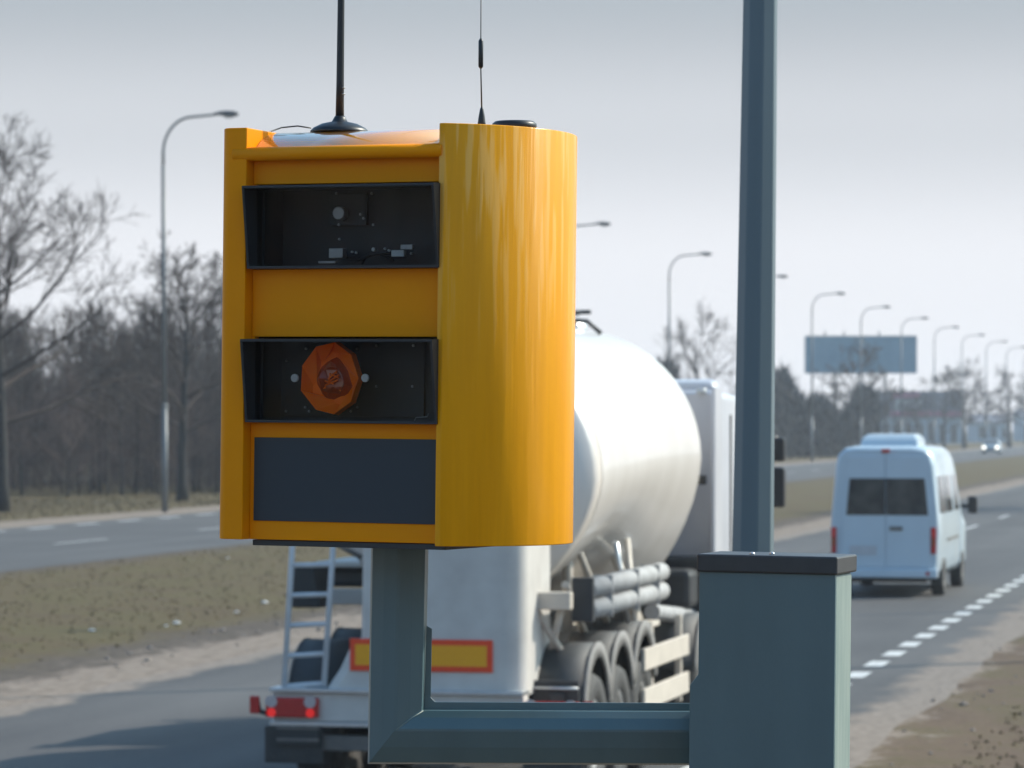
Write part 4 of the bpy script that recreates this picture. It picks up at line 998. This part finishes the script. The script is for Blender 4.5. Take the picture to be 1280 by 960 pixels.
# ================================================================== VAN
VM = RM(61.2, 6.86); VN = empty('white_van', VM, 'white high roof van with roof unit driving away on the near road', 'van')
def vsec(y, wb, wm, wt, zb_, zt, zs=None, rr=.16):
    pts = []
    half = [(wb*.93, zb_), (wb, zb_+.12), (wm, 1.15), (wm-.02, 1.45), (wt+.05, zt-.30), (wt, zt-.12), (wt-.10, zt-.03), (wt-.28, zt)]
    return [(x, y, z) for x, z in half] + [(-x, y, z) for x, z in reversed(half)]
b = MB()
b.loft([vsec(0, .88, .92, .76, .42, 2.56), vsec(.06, .91, .945, .80, .38, 2.60), vsec(.5, .92, .96, .82, .36, 2.63), vsec(3.2, .92, .965, .82, .36, 2.62), vsec(4.0, .92, .96, .80, .36, 2.50)], True, True)
def hsec(y, w_, zt):
    half = [(w_*.93, .36), (w_, .48), (w_, min(1.15, zt-.1)), (w_*.98, min(1.3, zt-.05)), (w_*.93, zt-.03), (w_*.9, zt-.02), (w_*.8, zt-.01), (w_*.6, zt)]
    return [(x, y, z) for x, z in half] + [(-x, y, z) for x, z in reversed(half)]
b.loft([vsec(4.0, .92, .96, .80, .36, 2.50), hsec(4.75, .94, 1.55), hsec(5.3, .93, 1.25), hsec(5.6, .86, .95)], True, True)
b.build('body', 'van_white', VN)
def vz(py): return meas(VM, 1107, py, 1, -.02).z
def vx(px): return meas(VM, px, 640, 1, -.02).x
cxv = vx(1107)
for s_ in (-1, 1):
    xa, xb = (vx(1052), cxv-.006) if s_ < 0 else (cxv+.006, vx(1163))
    b = MB(); zt = 2.46; zl = .52
    lo_ = xa if s_ < 0 else xb
    xo_t = lo_ - s_*.10
    poly = [(xa, zl), (xb, zl), (xb if s_ < 0 else xb, 1.5), (xb if s_ < 0 else xo_t+.0, zt), (xo_t if s_ < 0 else xa, zt), (xa if s_ < 0 else xa, 1.5)]
    b.prism([(x, z) for x, z in poly], -.025, .04, 'y'); d = b.build('rear_door', 'van_white', VN, .012)
    ga, gb = (vx(1057)+.01, cxv-.007) if s_ < 0 else (cxv+.007, vx(1161)-.01)
    b = MB(); zg0, zg1 = vz(644), vz(598)
    b.prism([(ga+(.0 if s_ < 0 else 0), zg0), (gb, zg0), (gb-(0 if s_ < 0 else .06), zg1), (ga+(.06 if s_ < 0 else 0), zg1)], -.034, -.0255, 'y'); gl = b.build('window', 'car_glass', d, .02)
    MB().box(vx(1066) if s_ < 0 else vx(1126), vx(1094) if s_ < 0 else vx(1154), -.037, -.0345, zg0+.06, zg1-.05).build('pane', 'side_glass' if False else 'car_glass', gl)
    q = vx(1039) if s_ < 0 else vx(1170); 
    t_ = MB().box(min(q, q-s_*.09), max(q, q-s_*.09), -.035, .06, vz(692), vz(659)).build('tail_lamp', 'red_lens', VN, .015)
    MB().box(min(q, q-s_*.085)+.008, max(q, q-s_*.085)-.004, -.041, -.0355, vz(671), vz(660)).build('upper_lens', 'red_bright', t_, .008)
    MB().box(min(q, q-s_*.085)+.008, max(q, q-s_*.085)-.004, -.041, -.0355, vz(682), vz(673)).build('amber_lens', 'orange_deep', t_, .008)
    # front mirror
    mo = MB().tube([(s_*.93, 4.3, 1.5), (s_*1.08, 4.3, 1.5)], .04, 8).build('mirror_arm', 'black_plastic', VN)
    MB().box(s_*1.15-.09, s_*1.15+.09, 4.24, 4.40, 1.36, 1.68).build('mirror_housing', 'black_plastic', mo, .04)
    ms = Matrix.Identity(4)
    for ya, yb in ((.35, 1.35), (1.55, 2.5), (3.0, 3.75)):
        if ya > .2 and not (s_ > 0 and ya == 3.0) or True:
            b = MB(); b.add([(s_*.957, ya, 1.46), (s_*.957, yb, 1.46), (s_*.895, yb, 2.10), (s_*.895, ya, 2.10), (s_*.937, ya, 1.46), (s_*.937, yb, 1.46), (s_*.875, yb, 2.10), (s_*.875, ya, 2.10)],
                [(0,1,2,3),(7,6,5,4),(0,4,5,1),(1,5,6,2),(2,6,7,3),(3,7,4,0)]); b.build('side_window', 'side_glass', VN)
    for yw in (1.0, 4.55):
        wheel(s_*.84, yw, .34, .22, VN, s_)
    MB().box(s_*.965-.004, s_*.965+.006, 1.45, 3.5, .95, .99).build('side_rail', 'chassis', VN)
MB().box(-.93, .93, -.10, .08, .34, .50).build('rear_bumper', 'van_white', VN, .03)
MB().box(vx(1112), vx(1128), -.05, -.026, vz(663), vz(658)).build('door_handle', 'chassis', VN, .004)
MB().box(vx(1062), vx(1096), -.034, -.026, vz(694), vz(682)).build('number_plate', 'plate', VN, .003)
MB().box(vx(1102), vx(1112), -.04, .03, vz(566), vz(561)).build('brake_light', 'red_lens', VN, .008)
MB().lathe([(.035, -.108), (.035, -.10)], (vx(1160), 0, .42), 'y', 14).build('reflector', 'red_lens', VN)
b = MB(); b.loft([[(x*k_, 1.0+dy if y_ else 2.1-dy*.5, z) for x, y_, z in ()] for k_, dy in ()] or [[(-.52,.75,2.60),(.52,.75,2.60),(.52,2.0,2.60),(-.52,2.0,2.60)], [(-.50,.85,2.74),(.50,.85,2.74),(.50,1.95,2.76),(-.50,1.95,2.76)], [(-.42,.97,2.83),(.42,.97,2.83),(.42,1.85,2.84),(-.42,1.85,2.84)]], True, False)
b.build('roof_unit', 'van_white', VN, .03)
MB().tube([(-.35, .2, .36), (-.35, -.02, .34)], .03, 8).build('exhaust', 'dark', VN)
MB().box(-.7, .7, .3, 5.0, .25, .40).build('underbody', 'dark', VN, .02)

# ================================================================== ONCOMING CAR
CZ = 366.0; CMx = Matrix.Translation(((1240-640)/FPX*CZ, CZ, 0)) @ Matrix.Rotation(-TH + PI, 4, 'Z')
CR = empty('oncoming_car', CMx, 'small dark car with headlights on coming toward us on the far road', 'car')
def ksec(y, w_, z0, z1, wt):
    return [(w_, y, z0), (w_*1.02, y, (z0+min(z1, .8))/2), (w_, y, min(z1, .85)), (wt, y, z1), (-wt, y, z1), (-w_, y, min(z1, .85)), (-w_*1.02, y, (z0+min(z1, .8))/2), (-w_, y, z0)]
b = MB(); b.loft([ksec(-2.0, .80, .3, .75, .7), ksec(-1.9, .9, .22, .9, .78), ksec(-1.5, .92, .2, 1.25, .66), ksec(-.9, .92, .2, 1.50, .62), ksec(.3, .92, .2, 1.52, .62), ksec(1.1, .92, .2, 1.0, .76), ksec(1.9, .90, .22, .82, .74), ksec(2.08, .78, .3, .62, .66)]); b.build('body', 'car_blue', CR, .02)
b = MB(); b.add([(-.60, .42, 1.46), (.60, .42, 1.46), (.72, 1.12, 1.06), (-.72, 1.12, 1.06), (-.60, .36, 1.44), (.60, .36, 1.44), (.72, 1.06, 1.02), (-.72, 1.06, 1.02)], [(0,1,2,3),(7,6,5,4),(0,4,5,1),(1,5,6,2),(2,6,7,3),(3,7,4,0)]); b.build('windscreen', 'side_glass', CR)
for s_ in (-1, 1):
    MB().lathe([(.17, 2.02), (.17, 2.10), (.08, 2.13)], (s_*.66, 0, .66), 'y', 16).build('headlight', 'headlight', CR)
    for y in (-1.3, 1.3): wheel(s_*.80, y, .31, .2, CR, s_)
MB().box(-.3, .3, 2.06, 2.12, .38, .5).build('number_plate', 'plate', CR)

# ================================================================== HAZE
HAZE = 0.00042
if HAZE:
    b = MB(); b.box(-260, 520, -160, 760, -1.0, 17.0); hz = MB()
    m = bpy.data.materials.new('haze_air'); m.use_nodes = True; n = m.node_tree.nodes; l = m.node_tree.links; n.clear()
    o_ = n.new('ShaderNodeOutputMaterial'); v = n.new('ShaderNodeVolumePrincipled'); v.inputs['Density'].default_value = HAZE
    v.inputs['Color'].default_value = (0.80, 0.88, 0.98, 1); v.inputs['Anisotropy'].default_value = 0.3
    l.new(v.outputs[0], o_.inputs['Volume'])
    h = b.build('haze', m); tag(h, 'pale blue haze over the road and far trees', 'haze', kind='stuff')
bpy.context.view_layer.update()
